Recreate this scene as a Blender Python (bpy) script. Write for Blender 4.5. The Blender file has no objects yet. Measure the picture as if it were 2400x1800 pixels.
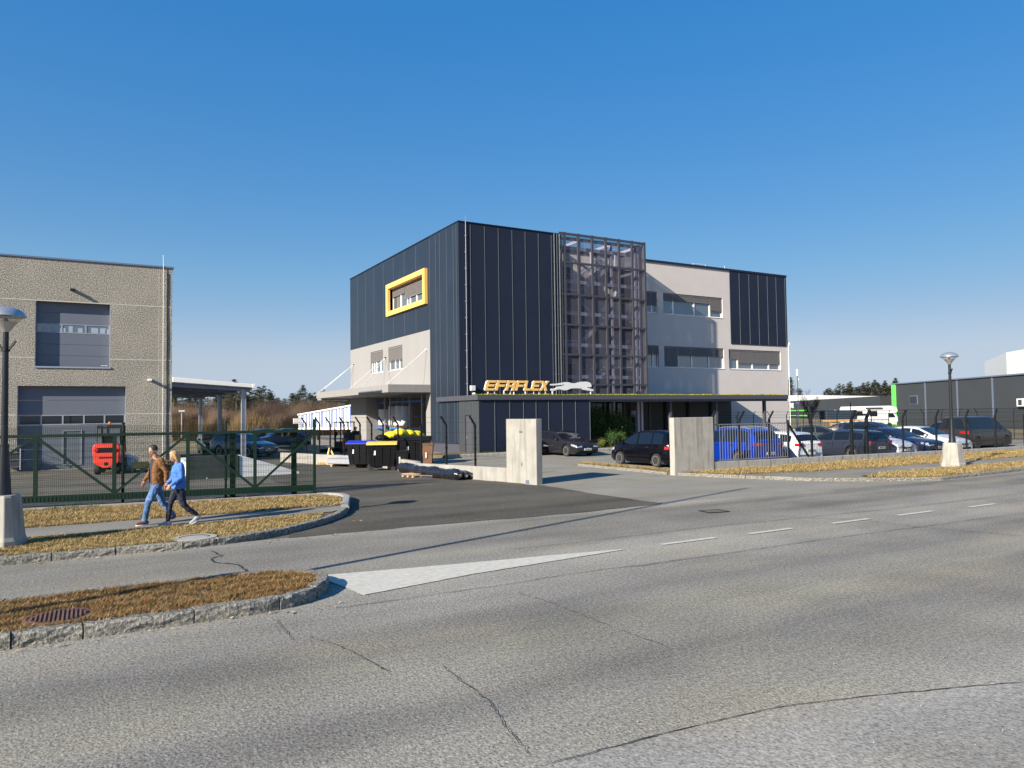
import bpy, bmesh, math, random
from mathutils import Vector, Matrix
import numpy as np
random.seed(7); np.random.seed(7)
C = bpy.context.scene
PI = math.pi

# ------------------------------------------------------------------ camera, sky, sun
# World frame: +X runs along the road (to the right in the photo), +Y away from it towards the buildings.
F, EYE, PITCH, ROLL, YAW = 1733.0, 2.55, math.radians(2.247), math.atan(53/4033), math.radians(29.66)
def _rot(v): return Vector((v[0]*math.cos(YAW)+v[1]*math.sin(YAW), -v[0]*math.sin(YAW)+v[1]*math.cos(YAW), v[2]))
_f = _rot((0, math.cos(PITCH), math.sin(PITCH)))
_u0 = _rot((0, -math.sin(PITCH), math.cos(PITCH))); _r0 = _rot((1, 0, 0))
_up = _u0*math.cos(ROLL) + _r0*math.sin(ROLL)
_rt = _r0*math.cos(ROLL) - _u0*math.sin(ROLL)
cd = bpy.data.cameras.new('camera'); cam = bpy.data.objects.new('camera', cd); C.collection.objects.link(cam)
cd.sensor_width = 36; cd.lens = 36*F/2400; cd.clip_start = .1; cd.clip_end = 3000
cam.matrix_world = Matrix(((_rt.x, _up.x, -_f.x, 0), (_rt.y, _up.y, -_f.y, 0), (_rt.z, _up.z, -_f.z, EYE), (0, 0, 0, 1)))
C.camera = cam
SKY_SAT, SKY_POW, SKY_GAIN = 1.63, .3, 2.17
SUN_EL, SUN_DIR = math.radians(25), math.radians(17.6)      # light travels towards +X, a little +Y
_d = Vector((math.cos(SUN_DIR)*math.cos(SUN_EL), math.sin(SUN_DIR)*math.cos(SUN_EL), -math.sin(SUN_EL)))
ld = bpy.data.lights.new('sun', 'SUN'); ld.energy = 5.0; ld.angle = math.radians(.5); ld.color = (1, .92, .79)
sun = bpy.data.objects.new('sun', ld); C.collection.objects.link(sun)
sun.rotation_euler = _d.to_track_quat('-Z', 'Y').to_euler()
W = bpy.data.worlds.new('World'); C.world = W; W.use_nodes = True
nt = W.node_tree; nt.nodes.clear()
sk = nt.nodes.new('ShaderNodeTexSky'); sk.sky_type = 'NISHITA'; sk.sun_disc = False
sk.sun_elevation = SUN_EL; sk.sun_rotation = math.atan2(-_d.x, -_d.y)
sk.altitude = 300; sk.air_density = 1.0; sk.dust_density = .35; sk.ozone_density = 2.6
bg = nt.nodes.new('ShaderNodeBackground'); bg.inputs[1].default_value = .1
wo = nt.nodes.new('ShaderNodeOutputWorld')
def _math(op, a, b, clamp=False, dist=.25):
    n = nt.nodes.new('ShaderNodeMath'); n.operation = op; n.inputs[2].default_value = dist; n.use_clamp = clamp; nt.links.new(a, n.inputs[0]); n.inputs[1].default_value = b; return n.outputs[0]
sp_ = nt.nodes.new('ShaderNodeSeparateColor'); sp_.mode = 'HSV'; cb_ = nt.nodes.new('ShaderNodeCombineColor'); cb_.mode = 'HSV'
nt.links.new(sk.outputs[0], sp_.inputs[0]); nt.links.new(_math('MAXIMUM', sp_.outputs[0], .5905), cb_.inputs[0])      # flatter, more saturated winter sky
nt.links.new(_math('SMOOTH_MAX', _math('MULTIPLY', _math('POWER', sp_.outputs[1], 1.53), SKY_SAT, True), .30, False, .3), cb_.inputs[1])
nt.links.new(_math('SMOOTH_MIN', _math('MULTIPLY', _math('POWER', sp_.outputs[2], SKY_POW), SKY_GAIN), 3.85, False, .5), cb_.inputs[2])
nt.links.new(cb_.outputs[0], bg.inputs[0]); nt.links.new(bg.outputs[0], wo.inputs[0])
C.view_settings.view_transform = 'Standard'; C.view_settings.look = 'None'; C.view_settings.gamma = 1
C.view_settings.exposure = 0.95

def ray(x, y): return _f + _rt*((x-1200)/F) + _up*((900-y)/F)
def G(x, y, z=0.0):                      # the point at height z seen at (x, y) of the 2400 px photograph
    d = ray(x, y); t = (z-EYE)/d.z; return Vector((d.x*t, d.y*t, z))
def atv(x, y, v):                        # the point on the vertical plane Y = v
    d = ray(x, y); t = v/d.y; return Vector((d.x*t, v, EYE+d.z*t))
def atu(x, y, u):
    d = ray(x, y); t = u/d.x; return Vector((u, d.y*t, EYE+d.z*t))
def atd(x, y, depth):
    d = ray(x, y); t = depth/d.dot(Vector((_f.x, _f.y, 0)).normalized()); return Vector((d.x*t, d.y*t, EYE+d.z*t))
def crossline(x, a, b):                  # point of ground line a-b seen in column x
    p = ray(x, 900); q = ray(x, 1100); n = p.cross(q)
    a = Vector((a[0], a[1], -EYE)); b = Vector((b[0], b[1], -EYE)); da, db = n.dot(a), n.dot(b); k = da/(da-db)
    r = a+(b-a)*k; return Vector((r.x, r.y, 0)), k

# ------------------------------------------------------------------ mesh helpers
class MB:
    def __init__(s): s.v = []; s.f = []; s.m = []
    def add(s, vs, fs, mat=0):
        n = len(s.v); s.v += [tuple(v) for v in vs]; s.f += [tuple(n+i for i in f) for f in fs]; s.m += [mat]*len(fs); return s
    def box(s, x0, x1, y0, y1, z0, z1, mat=0):
        return s.add([(x0,y0,z0),(x1,y0,z0),(x1,y1,z0),(x0,y1,z0),(x0,y0,z1),(x1,y0,z1),(x1,y1,z1),(x0,y1,z1)],
                     [(3,2,1,0),(4,5,6,7),(0,1,5,4),(1,2,6,5),(2,3,7,6),(3,0,4,7)], mat)
    def obox(s, c, a, b, h, mat=0):      # half vectors
        c, a, b, h = Vector(c), Vector(a), Vector(b), Vector(h)
        P = [c-a-b-h, c+a-b-h, c+a+b-h, c-a+b-h, c-a-b+h, c+a-b+h, c+a+b+h, c-a+b+h]
        return s.add(P, [(3,2,1,0),(4,5,6,7),(0,1,5,4),(1,2,6,5),(2,3,7,6),(3,0,4,7)], mat)
    def bar(s, p, q, w, h, mat=0):
        p, q = Vector(p), Vector(q); d = (q-p); n = d.normalized()
        r = Vector((0,0,1)) if abs(n.z) < .95 else Vector((1,0,0))
        a = n.cross(r).normalized()*w/2; b = a.normalized().cross(n)*h/2
        return s.obox((p+q)/2, d/2, a, b, mat)
    def tube(s, pts, rad, n=8, mat=0, cap=True):
        pts = [Vector(p) for p in pts]; k = len(pts)
        if not hasattr(rad, '__len__'): rad = [rad]*k
        vs = []; fs = []; ref = None
        for i, p in enumerate(pts):
            d = (pts[min(i+1,k-1)]-pts[max(i-1,0)]).normalized()
            if ref is None: ref = Vector((0,0,1)) if abs(d.z) < .9 else Vector((1,0,0))
            a = d.cross(ref).normalized(); b = a.cross(d); ref = b if abs(b.dot(d)) < .9 else ref
            for j in range(n):
                t = 2*PI*j/n; vs.append(p+(a*math.cos(t)+b*math.sin(t))*rad[i])
        for i in range(k-1):
            for j in range(n): fs.append((i*n+j, i*n+(j+1)%n, (i+1)*n+(j+1)%n, (i+1)*n+j))
        if cap: fs += [tuple(range(n-1,-1,-1)), tuple((k-1)*n+j for j in range(n))]
        return s.add(vs, fs, mat)
    def lathe(s, prof, c=(0,0,0), n=24, mat=0, axis='z', phase=0, capb=True, capt=True):
        vs = []; fs = []; k = len(prof)
        for r, h in prof:
            for j in range(n):
                t = 2*PI*j/n+phase; a, b = r*math.cos(t), r*math.sin(t)
                p = (a,b,h) if axis == 'z' else ((a,h,b) if axis == 'y' else (h,a,b))
                vs.append((c[0]+p[0], c[1]+p[1], c[2]+p[2]))
        for i in range(k-1):
            for j in range(n): fs.append((i*n+j, i*n+(j+1)%n, (i+1)*n+(j+1)%n, (i+1)*n+j))
        if capb: fs.append(tuple(range(n-1,-1,-1)))
        if capt: fs.append(tuple((k-1)*n+j for j in range(n)))
        return s.add(vs, fs, mat)
    def prism(s, pts, a, b, mp=None, mat=0):   # 2D outline between levels a and b; mp(x, y, h) -> 3D
        mp = mp or (lambda x, y, h: (x, y, h)); n = len(pts)
        vs = [mp(x, y, a) for x, y in pts]+[mp(x, y, b) for x, y in pts]
        return s.add(vs, [tuple(range(n-1,-1,-1)), tuple(range(n, 2*n))]+[(i, (i+1)%n, n+(i+1)%n, n+i) for i in range(n)], mat)
    def ball(s, c, r, n=10, mat=0, sc=(1,1,1)):
        pr = [(max(1e-4, math.cos(PI*(i/n-.5)))*1, math.sin(PI*(i/n-.5))) for i in range(n+1)]
        k = len(s.v); s.lathe(pr, (0,0,0), n+2, mat)
        for i in range(k, len(s.v)):
            v = s.v[i]; s.v[i] = (c[0]+v[0]*r*sc[0], c[1]+v[1]*r*sc[1], c[2]+v[2]*r*sc[2])
        return s
    def build(s, name, mats, parent=None, smooth=None, fix=False, bevel=0):
        me = bpy.data.meshes.new(name); me.from_pydata(s.v, [], s.f)
        for m in (mats if isinstance(mats, (list, tuple)) else [mats]): me.materials.append(m)
        if max(s.m, default=0): me.polygons.foreach_set('material_index', s.m)
        if fix:
            bm = bmesh.new(); bm.from_mesh(me); bmesh.ops.recalc_face_normals(bm, faces=bm.faces); bm.to_mesh(me); bm.free()
        if smooth is not None:
            me.polygons.foreach_set('use_smooth', [True]*len(me.polygons))
            if smooth < 180: me.set_sharp_from_angle(angle=math.radians(smooth))
        me.update(); o = bpy.data.objects.new(name, me); C.collection.objects.link(o)
        if parent: o.parent = parent
        if bevel:
            b = o.modifiers.new('bevel', 'BEVEL'); b.width = bevel; b.segments = 2; b.limit_method = 'ANGLE'
        return o
def tag(o, label=None, cat=None, group=None, kind=None):
    for k, v in (('label', label), ('category', cat), ('group', group), ('kind', kind)):
        if v: o[k] = v
    return o
def thing(name, label, cat, loc=(0,0,0), rz=0, group=None, parent=None):
    o = bpy.data.objects.new(name, None); C.collection.objects.link(o); o.empty_display_size = .2
    o.location = loc; o.rotation_euler = (0, 0, rz); tag(o, label, cat, group)
    if parent: o.parent = parent
    return o
def copy_tree(o, parent=None):
    c = o.copy(); C.collection.objects.link(c)
    if parent: c.parent = parent
    for ch in list(o.children): copy_tree(ch, c)
    return c
def struct(mb, name, m, **k): return tag(mb.build(name, m, **k), kind='structure')
def text_mesh(txt, size, depth=.004, bold=0):
    cu = bpy.data.curves.new('t', 'FONT'); cu.body = txt; cu.size = size; cu.extrude = depth/2; cu.offset = bold
    cu.align_x = 'CENTER'; cu.align_y = 'CENTER'
    o = bpy.data.objects.new('t', cu); C.collection.objects.link(o); dg = bpy.context.evaluated_depsgraph_get()
    me = bpy.data.meshes.new_from_object(o.evaluated_get(dg)); bpy.data.objects.remove(o); bpy.data.curves.remove(cu)
    return me

# ------------------------------------------------------------------ materials
def newmat(name):
    m = bpy.data.materials.new(name); m.use_nodes = True; n = m.node_tree
    return m, n, n.nodes['Principled BSDF'], (lambda t: n.nodes.new('ShaderNode'+t)), n.links.new
def ramp(n, stops):
    r = n.nodes.new('ShaderNodeValToRGB'); e = r.color_ramp.elements
    e[0].position, e[0].color = stops[0][0], (*stops[0][1], 1)
    e[1].position, e[1].color = stops[-1][0], (*stops[-1][1], 1)
    for p, c in stops[1:-1]: x = e.new(p); x.color = (*c, 1)
    return r
def M(name, col, rough=.6, metal=0, var=.12, vs=3.0, bump=0, bs=40, spec=.5, coat=0, det=4, stretch=(1,1,1)):
    m, n, b, N, K = newmat(name)
    tc = N('TexCoord'); mp = N('Mapping'); mp.inputs['Scale'].default_value = stretch; K(tc.outputs['Object'], mp.inputs[0])
    no = N('TexNoise'); no.inputs['Scale'].default_value = vs; no.inputs['Detail'].default_value = det; K(mp.outputs[0], no.inputs['Vector'])
    r = ramp(n, [(.3, tuple(max(0, c*(1-var)) for c in col)), (.7, tuple(min(1, c*(1+var)) for c in col))])
    K(no.outputs[0], r.inputs[0]); K(r.outputs[0], b.inputs['Base Color'])
    b.inputs['Roughness'].default_value = rough; b.inputs['Metallic'].default_value = metal
    b.inputs['Specular IOR Level'].default_value = spec; b.inputs['Coat Weight'].default_value = coat; b.inputs['Coat Roughness'].default_value = .04
    if bump:
        n2 = N('TexNoise'); n2.inputs['Scale'].default_value = bs; n2.inputs['Detail'].default_value = 3; K(mp.outputs[0], n2.inputs['Vector'])
        bp = N('Bump'); bp.inputs['Strength'].default_value = bump; bp.inputs['Distance'].default_value = .02
        K(n2.outputs[0], bp.inputs['Height']); K(bp.outputs[0], b.inputs['Normal'])
    return m
def mixc(n, a, b, fac, mode='MIX'):
    x = n.nodes.new('ShaderNodeMix'); x.data_type = 'RGBA'; x.blend_type = mode
    for s, v in ((6, a), (7, b), (0, fac)):
        if hasattr(v, 'links'): n.links.new(v, x.inputs[s])
        else: x.inputs[s].default_value = (*v, 1) if isinstance(v, tuple) else v
    return x.outputs[2]
def asphalt(name, dark, light, streak=.5, spk=1.0, bands=None, coarse=70):
    m, n, b, N, K = newmat(name); tc = N('TexCoord')
    def noise(scale, det=3, st=(1,1,1), rough=.5):
        mp = N('Mapping'); mp.inputs['Scale'].default_value = st; K(tc.outputs['Object'], mp.inputs[0])
        t = N('TexNoise'); t.inputs['Scale'].default_value = scale; t.inputs['Detail'].default_value = det; t.inputs['Roughness'].default_value = rough
        K(mp.outputs[0], t.inputs['Vector']); return t.outputs[0]
    big = ramp(n, [(.32, dark), (.68, light)]); K(noise(.45, 6, (.12, 1.6, 1)), big.inputs[0])
    med = ramp(n, [(.3, dark), (.7, light)]); K(noise(.5, 5), med.inputs[0])
    c = mixc(n, med.outputs[0], big.outputs[0], streak)
    tan = ramp(n, [(.5, (0,0,0)), (.75, (1,1,1))]); K(noise(.7, 4, (.4,1,1)), tan.inputs[0])
    c = mixc(n, c, tuple(light[i]*(1.12, 1.03, .84)[i] for i in range(3)), mixc(n, (0.,0.,0.), tan.outputs[0], .5))
    sp = ramp(n, [(.30, (.35,.35,.35)), (.5, (1,1,1)), (.72, (1.0,1.0,1.0)), (.8, (1.0,1.0,1.0))]); K(noise(coarse, 2, rough=.6), sp.inputs[0])
    sp.color_ramp.elements[2].color = (1.15,1.13,1.08,1); sp.color_ramp.elements[3].color = (2.1,2.05,1.95,1)
    fine = ramp(n, [(.3, (.62,.62,.62)), (.7, (1.35,1.35,1.33))]); K(noise(coarse*.42, 3, rough=.7), fine.inputs[0])
    if bands:                                # lanes polished by tyres, pale worn strips beside the kerbs
        sx = N('SeparateXYZ'); K(tc.outputs['Object'], sx.inputs[0]); wob = N('Math'); wob.operation = 'MULTIPLY_ADD'; K(noise(.35, 4), wob.inputs[0]); wob.inputs[1].default_value = 1.6; K(sx.outputs[1], wob.inputs[2])
        mr = N('MapRange'); mr.inputs[1].default_value = 4.8; mr.inputs[2].default_value = 17.2; K(wob.outputs[0], mr.inputs[0])
        br = ramp(n, [((v+.8-4.8)/12.4, (k, k, k*w)) for v, k, w in bands]); K(mr.outputs[0], br.inputs[0]); c = mixc(n, c, br.outputs[0], 1.0, 'MULTIPLY')
    c = mixc(n, c, sp.outputs[0], .8*spk, 'MULTIPLY'); c = mixc(n, c, fine.outputs[0], .8*spk, 'MULTIPLY')
    K(c, b.inputs['Base Color']); b.inputs['Roughness'].default_value = .95; b.inputs['Specular IOR Level'].default_value = .08
    bp = N('Bump'); bp.inputs['Strength'].default_value = .75*spk; bp.inputs['Distance'].default_value = .012
    K(noise(coarse*.8, 3), bp.inputs['Height']); K(bp.outputs[0], b.inputs['Normal'])
    return m
def concrete(name, col, dirt=(.16,.14,.11), amt=.6, vs=2.2):
    m, n, b, N, K = newmat(name); tc = N('TexCoord')
    def noise(scale, st=(1,1,1), det=5):
        mp = N('Mapping'); mp.inputs['Scale'].default_value = st; K(tc.outputs['Object'], mp.inputs[0])
        t = N('TexNoise'); t.inputs['Scale'].default_value = scale; t.inputs['Detail'].default_value = det; K(mp.outputs[0], t.inputs['Vector']); return t.outputs[0]
    a = ramp(n, [(.3, tuple(c*.86 for c in col)), (.7, tuple(min(1, c*1.08) for c in col))]); K(noise(vs), a.inputs[0])
    s = ramp(n, [(.5, (0,0,0)), (.74, (1,1,1))]); K(noise(vs*2.6, (1,1,.09)), s.inputs[0])     # rain streaks down the face
    c = mixc(n, a.outputs[0], dirt, mixc(n, (0.,0.,0.), s.outputs[0], amt))
    f = ramp(n, [(.3, (.85,.85,.85)), (.7, (1.08,1.08,1.08))]); K(noise(60), f.inputs[0])
    c = mixc(n, c, f.outputs[0], .8, 'MULTIPLY'); K(c, b.inputs['Base Color']); b.inputs['Roughness'].default_value = .85
    bp = N('Bump'); bp.inputs['Strength'].default_value = .35; bp.inputs['Distance'].default_value = .01; K(noise(35), bp.inputs['Height']); K(bp.outputs[0], b.inputs['Normal'])
    return m
def pebble(name, stops, scale=26, bump=1.0):
    m, n, b, N, K = newmat(name); tc = N('TexCoord')
    t = N('TexNoise'); t.inputs['Scale'].default_value = scale; t.inputs['Detail'].default_value = 3; t.inputs['Roughness'].default_value = .65; K(tc.outputs['Object'], t.inputs['Vector'])
    r = ramp(n, stops); K(t.outputs[0], r.inputs[0])
    g = N('TexNoise'); g.inputs['Scale'].default_value = .5; g.inputs['Detail'].default_value = 4; K(tc.outputs['Object'], g.inputs['Vector'])
    gr = ramp(n, [(.3, (.88,.88,.86)), (.7, (1.1,1.08,1.05))]); K(g.outputs[0], gr.inputs[0])
    K(mixc(n, r.outputs[0], gr.outputs[0], 1.0, 'MULTIPLY'), b.inputs['Base Color']); b.inputs['Roughness'].default_value = .9
    bp = N('Bump'); bp.inputs['Strength'].default_value = bump; bp.inputs['Distance'].default_value = .02; K(t.outputs[0], bp.inputs['Height']); K(bp.outputs[0], b.inputs['Normal'])
    return m
def leafmat(name, cols, rough=.8):
    m, n, b, N, K = newmat(name); ge = N('NewGeometry')
    r = ramp(n, [(i/(len(cols)-1), c) for i, c in enumerate(cols)]); K(ge.outputs['Random Per Island'], r.inputs[0])
    K(r.outputs[0], b.inputs['Base Color']); b.inputs['Roughness'].default_value = rough; b.inputs['Specular IOR Level'].default_value = .2
    return m
def glass(name, col=(.02,.025,.03), ior=1.6, rough=.03):
    m, n, b, N, K = newmat(name); b.inputs['Base Color'].default_value = (*col, 1); b.inputs['Roughness'].default_value = rough
    b.inputs['IOR'].default_value = ior; b.inputs['Specular IOR Level'].default_value = .8
    tc = N('TexCoord'); t = N('TexNoise'); t.inputs['Scale'].default_value = .6; K(tc.outputs['Object'], t.inputs['Vector'])
    bp = N('Bump'); bp.inputs['Strength'].default_value = .03; K(t.outputs[0], bp.inputs['Height']); K(bp.outputs[0], b.inputs['Normal'])
    return m
def veil(name, col, alpha):
    m, n, b, N, K = newmat(name); b.inputs['Base Color'].default_value = (*col, 1); b.inputs['Alpha'].default_value = alpha
    b.inputs['Roughness'].default_value = .8; return m

m_road = asphalt('worn_asphalt', (.165,.155,.138), (.325,.305,.268), .6, 1.15, coarse=44,
    bands=[(4.2,1.15,1),(5.0,1.12,.97),(6.05,.86,1.03),(7.2,1.12,.94),(8.3,.82,1.03),(9.3,1.0,1),(9.9,1.2,1),(11.6,1.1,.98),(12.4,1.05,1),(13.3,.8,1.0),(14.3,.95,1),(15.0,.82,.98),(15.7,1.25,1)])
m_yard = asphalt('yard_asphalt', (.10,.093,.082), (.175,.162,.142), .4, .9, coarse=50)
m_drive = asphalt('driveway_asphalt', (.20,.187,.158), (.30,.28,.24), .4, .55)
m_dark = asphalt('new_asphalt', (.065,.06,.051), (.14,.13,.112), .6, 1.1, coarse=50)
m_apron = asphalt('apron_concrete', (.20,.19,.172), (.37,.35,.32), .5, .9, coarse=40)
m_path = asphalt('path_asphalt', (.17,.158,.138), (.27,.255,.225), .3, .5)
m_paint = M('road_paint', (.52,.49,.42), .75, var=.12, vs=9, bump=.4, bs=90)
m_soil = pebble('dry_turf_soil', [(.3,(.045,.035,.02)),(.5,(.13,.095,.045)),(.7,(.2,.15,.075))], 22, 1)
m_kerb = pebble('granite', [(.3,(.06,.058,.048)),(.48,(.2,.19,.165)),(.7,(.36,.345,.31))], 22, 1.6)
m_white = concrete('pale_concrete', (.315,.303,.275), amt=.55)
m_conc = concrete('grey_concrete', (.38,.355,.31), amt=.7)
m_wallstain = concrete('stained_concrete', (.36,.34,.30), (.11,.115,.09), .85, 3.2)
m_navy = M('navy_panel', (.016,.024,.039), .42, .0, .1, .5, spec=.3, bump=.12, bs=1.3)
m_navy2 = M('navy_panel_front', (.014,.019,.037), .5, 0, .1, .5, spec=.25, bump=.12, bs=1.3)
m_joint = M('panel_joint_trim', (.125,.14,.15), .5, .3)
m_render = M('grey_render', (.56,.51,.48), .9, 0, .035, .8, bump=.15, bs=60)
m_renderw = M('white_render', (.265,.257,.25), .85, 0, .03, .6, stretch=(1,1,.2))
m_fascia = M('canopy_fascia', (.062,.063,.078), .5, .0, .05)
m_fascia2 = M('light_fascia', (.27,.255,.245), .6, 0, .05)
m_yellow = M('yellow_paint', (.85,.5,.13), .5, 0, .03)
m_blind = M('blind_slats', (.17,.155,.15), .6, 0, .05)
m_frame = M('white_frame', (.75,.75,.74), .5, 0, .03)
m_glass = glass('window_glass', (.09,.11,.13), 1.9)
m_gdark = glass('dark_glass', (.01,.012,.014), 1.45)
m_steel = M('galvanised_steel', (.45,.46,.5), .45, .6, .1, 6)
m_lilac = M('painted_steel_frame', (.42,.42,.54), .5, .2, .06)
m_mull = M('mullion_bronze', (.06,.06,.072), .5, .2, .05)
m_veil = veil('perforated_screen', (.085,.082,.108), .46)
m_veil2 = veil('shadow_screen', (.085,.082,.108), .93)  # near opaque so the unseen tower side throws a solid shadow
m_black = M('black_plastic', (.006,.0065,.008), .5, 0, .2, 5, spec=.2)
m_blackm = M('black_metal', (.009,.010,.011), .5, 0, .2, 8, spec=.3)
m_lampm = M('lamp_pole_paint', (.03,.032,.036), .3, .5, .15, 5)
m_green = M('gate_green_paint', (.002,.017,.010), .6, .0, .15, 5, spec=.25)
m_greenl = M('lime_green_paint', (.13,.62,.1), .5, 0, .05)
m_hall = pebble('washed_gravel_panel', [(.32,(.06,.052,.042)),(.46,(.23,.21,.178)),(.58,(.44,.405,.345)),(.72,(.74,.69,.6))], 20, .6)
m_door = M('door_panel_grey', (.135,.15,.185), .45, 0, .04, 1.5)
m_doorf = M('door_frame_grey', (.3,.32,.38), .45, .1, .05)
m_zinc = M('zinc_trim', (.2,.24,.33), .4, .5, .05)
m_rubber = M('rubber', (.02,.02,.02), .8, 0, .2, 10)
m_wood = M('pallet_wood', (.5,.3,.13), .8, 0, .25, 9, stretch=(1,1,4))
m_alu = M('aluminium', (.5,.5,.5), .35, .7, .08, 8)
m_chrome = M('chrome', (.75,.76,.78), .15, 1, .03)
m_mint = M('white_paint', (.72,.71,.69), .4, 0, .03)
m_greyhall = M('grey_cladding', (.04,.045,.05), .6, 0, .05, .3)
m_bark = M('bark', (.12,.09,.065), .9, 0, .3, 8)
m_pine = leafmat('pine_needles', [(.02,.032,.02),(.05,.066,.034),(.085,.1,.055),(.14,.145,.085)])
m_twig = leafmat('bare_twigs', [(.06,.04,.03),(.12,.08,.058),(.17,.12,.09)])
m_reed = leafmat('dry_reeds', [(.14,.095,.045),(.25,.17,.085),(.10,.07,.035)])
m_leaf = leafmat('shrub_leaves', [(.02,.05,.015),(.05,.1,.03),(.1,.17,.045)])
m_leafy = leafmat('yellow_green_leaves', [(.12,.15,.03),(.22,.24,.05),(.1,.14,.03)])
m_sedum = leafmat('sedum', [(.13,.15,.02),(.26,.27,.03),(.33,.26,.04),(.09,.14,.02)])
m_dry = leafmat('dry_grass', [(.08,.055,.024),(.32,.205,.085),(.52,.36,.155),(.66,.5,.25),(.12,.09,.035),(.24,.2,.06),(.46,.29,.115)])
m_dryred = leafmat('rusty_dry_grass', [(.03,.02,.012),(.19,.095,.036),(.36,.20,.08),(.5,.34,.16),(.06,.04,.018),(.18,.14,.045),(.33,.12,.038)])

# ------------------------------------------------------------------ the ground
def sheet(name, pts, z, m, jit=0, step=.5):
    P = []
    n = len(pts)
    for i in range(n):
        a, b = Vector(pts[i][:2]), Vector(pts[(i+1)%n][:2]); k = max(1, int((b-a).length/step)) if jit else 1
        for j in range(k):
            p = a+(b-a)*j/k
            if jit and j: p += Vector((random.uniform(-jit, jit), random.uniform(-jit, jit)))
            P.append((p.x, p.y, z))
    mb = MB(); mb.add(P, [tuple(range(len(P)))]); return struct(mb, name, m)
m_field = pebble('winter_meadow', [(.3,(.09,.075,.04)),(.5,(.2,.155,.08)),(.7,(.27,.22,.12))], .35, .3)
sheet('ground', [(-1500,-600),(1500,-600),(1500,1500),(-1500,1500)], -.12, m_field)
sheet('road', [(-120,-4),(200,-4),(200,15.9),(-120,15.9)], 0, m_road)
sheet('yard', [(-60,15.7),(60,15.7),(75,62),(-5,62),(-60,60)], -.008, m_yard)
sheet('driveway', [(13.45,16.0),(26,15.0),(200,15.3),(200,22),(62,22),(60,95),(19,95),(12.6,44),(13.2,24.2),(13.8,22.1)], .004, m_drive, .05, .6)
sheet('asphalt_patch', [(3.6,15.85),(6.6,15.8),(10.6,15.55),(13.7,15.75),(13.62,19),(13.6,22.2),(13.0,25.0),(12.3,29),(11.6,37.5),(8,40),(6.2,30),(6.6,24.4)], .008, m_dark, .04, .35)
sheet('roadside_apron', [(-30,-4),(-30,4.3),(2.9,4.62),(4.3,4.56),(5.3,4.42),(6.2,4.18),(7.6,3.7),(9,3.0),(30,-2),(30,-4)], .006, m_apron, .03, .25)

def ribbon(mb, pts, w, z, jit=.02, step=.12, mat=0):
    P = [Vector(p[:2]) for p in pts]; Q = []
    for a, b in zip(P[:-1], P[1:]):
        k = max(1, int((b-a).length/step)); Q += [a+(b-a)*j/k+Vector((random.gauss(0, jit), random.gauss(0, jit))) for j in range(k)]
    Q.append(P[-1]); vs = []; n = len(Q)
    for i, q in enumerate(Q):
        d = (Q[min(i+1,n-1)]-Q[max(i-1,0)]).normalized(); s = Vector((-d.y, d.x))*w*random.uniform(.35, 1)*(.3 if i in (0, n-1) else 1)/2
        vs += [(q.x-s.x, q.y-s.y, z), (q.x+s.x, q.y+s.y, z)]
    mb.add(vs, [(2*i, 2*i+2, 2*i+3, 2*i+1) for i in range(n-1)], mat)
mb = MB()
z4 = lambda L_: [G(x*.3797, 1150+y*.3797) for x, y in L_]
za = lambda L_: [G(1200+x*.5425, 1060+y*.5425) for x, y in L_]
zb = lambda L_: [G(x*.5425, 1380+y*.5425) for x, y in L_]
zc = lambda L_: [G(700+x*.4069, 1080+y*.4069) for x, y in L_]
ribbon(mb, z4([(1290,372),(1372,402),(1300,425),(1330,447),(1470,460),(1510,490),(1525,520)]), .042, .014, .018)
for L_ in ([(1195,135),(1240,195),(1265,225)], [(1330,210),(1450,245),(1500,265),(1600,320),(1680,365)], [(1910,335),(1990,400),(2060,450),(2120,500),(2150,545),(2185,605),(2300,730)]):
    ribbon(mb, zb(L_), .012, .014, .008, .05)
ribbon(mb, zc([(180,858),(1200,715),(1600,650),(2212,570)]), .02, .014, .008, .2)
ribbon(mb, za([(510,500),(1300,385),(1750,325),(2212,265)]), .02, .014, .01, .2)
ribbon(mb, za([(0,423),(870,322),(1600,250),(2212,180)]), .022, .014, .01, .2)
ribbon(mb, za([(920,268),(1500,293),(1760,325),(2212,365)]), .02, .014, .02, .2)
ribbon(mb, [G(1200+x*.5425, 1380+y*.5425) for x, y in [(140,772),(330,715),(740,610),(900,572),(1200,508),(1600,462),(2212,408)]], .018, .014, .006, .1)
ribbon(mb, zb([(2240,20),(2400,70),(2700,190),(2900,260)]), .012, .014, .012, .1)
m_crack = M('crack_filler', (.02,.02,.02), .9)
struct(mb, 'road_cracks', m_crack)
mb = MB()
def dash(x0, x1, v, w=.13):
    n = 14; vs = []
    for i in range(n+1):
        x = x0+(x1-x0)*i/n; vs += [(x, v-w/2+random.uniform(-.008,.008), .012), (x, v+w/2+random.uniform(-.008,.008), .012)]
    mb.add(vs, [(2*i, 2*i+2, 2*i+3, 2*i+1) for i in range(n)])
for a, b, v in ((9.45,10.85,10.95),(11.75,13.05,10.9),(14.3,15.6,10.86),(16.6,18.0,10.8),(19.4,20.6,10.7),(22.2,23.5,10.65),(25,26.3,10.6)): dash(a, b, v)
tri = [(3.13,11.85),(3.36,10.22),(5.27,10.6),(8.6,10.93),(8.5,10.98),(7.2,11.2),(5.99,11.36),(4.5,11.6)]
P = []
for i in range(len(tri)):
    a, b = Vector(tri[i]), Vector(tri[(i+1)%len(tri)]); k = max(1, int((b-a).length/.15))
    for j in range(k): q = a+(b-a)*j/k; P.append((q.x+random.uniform(-.012,.012), q.y+random.uniform(-.008,.008), .012))
mb.add(P, [tuple(range(len(P)))])
struct(mb, 'road_markings', m_paint)

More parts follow.
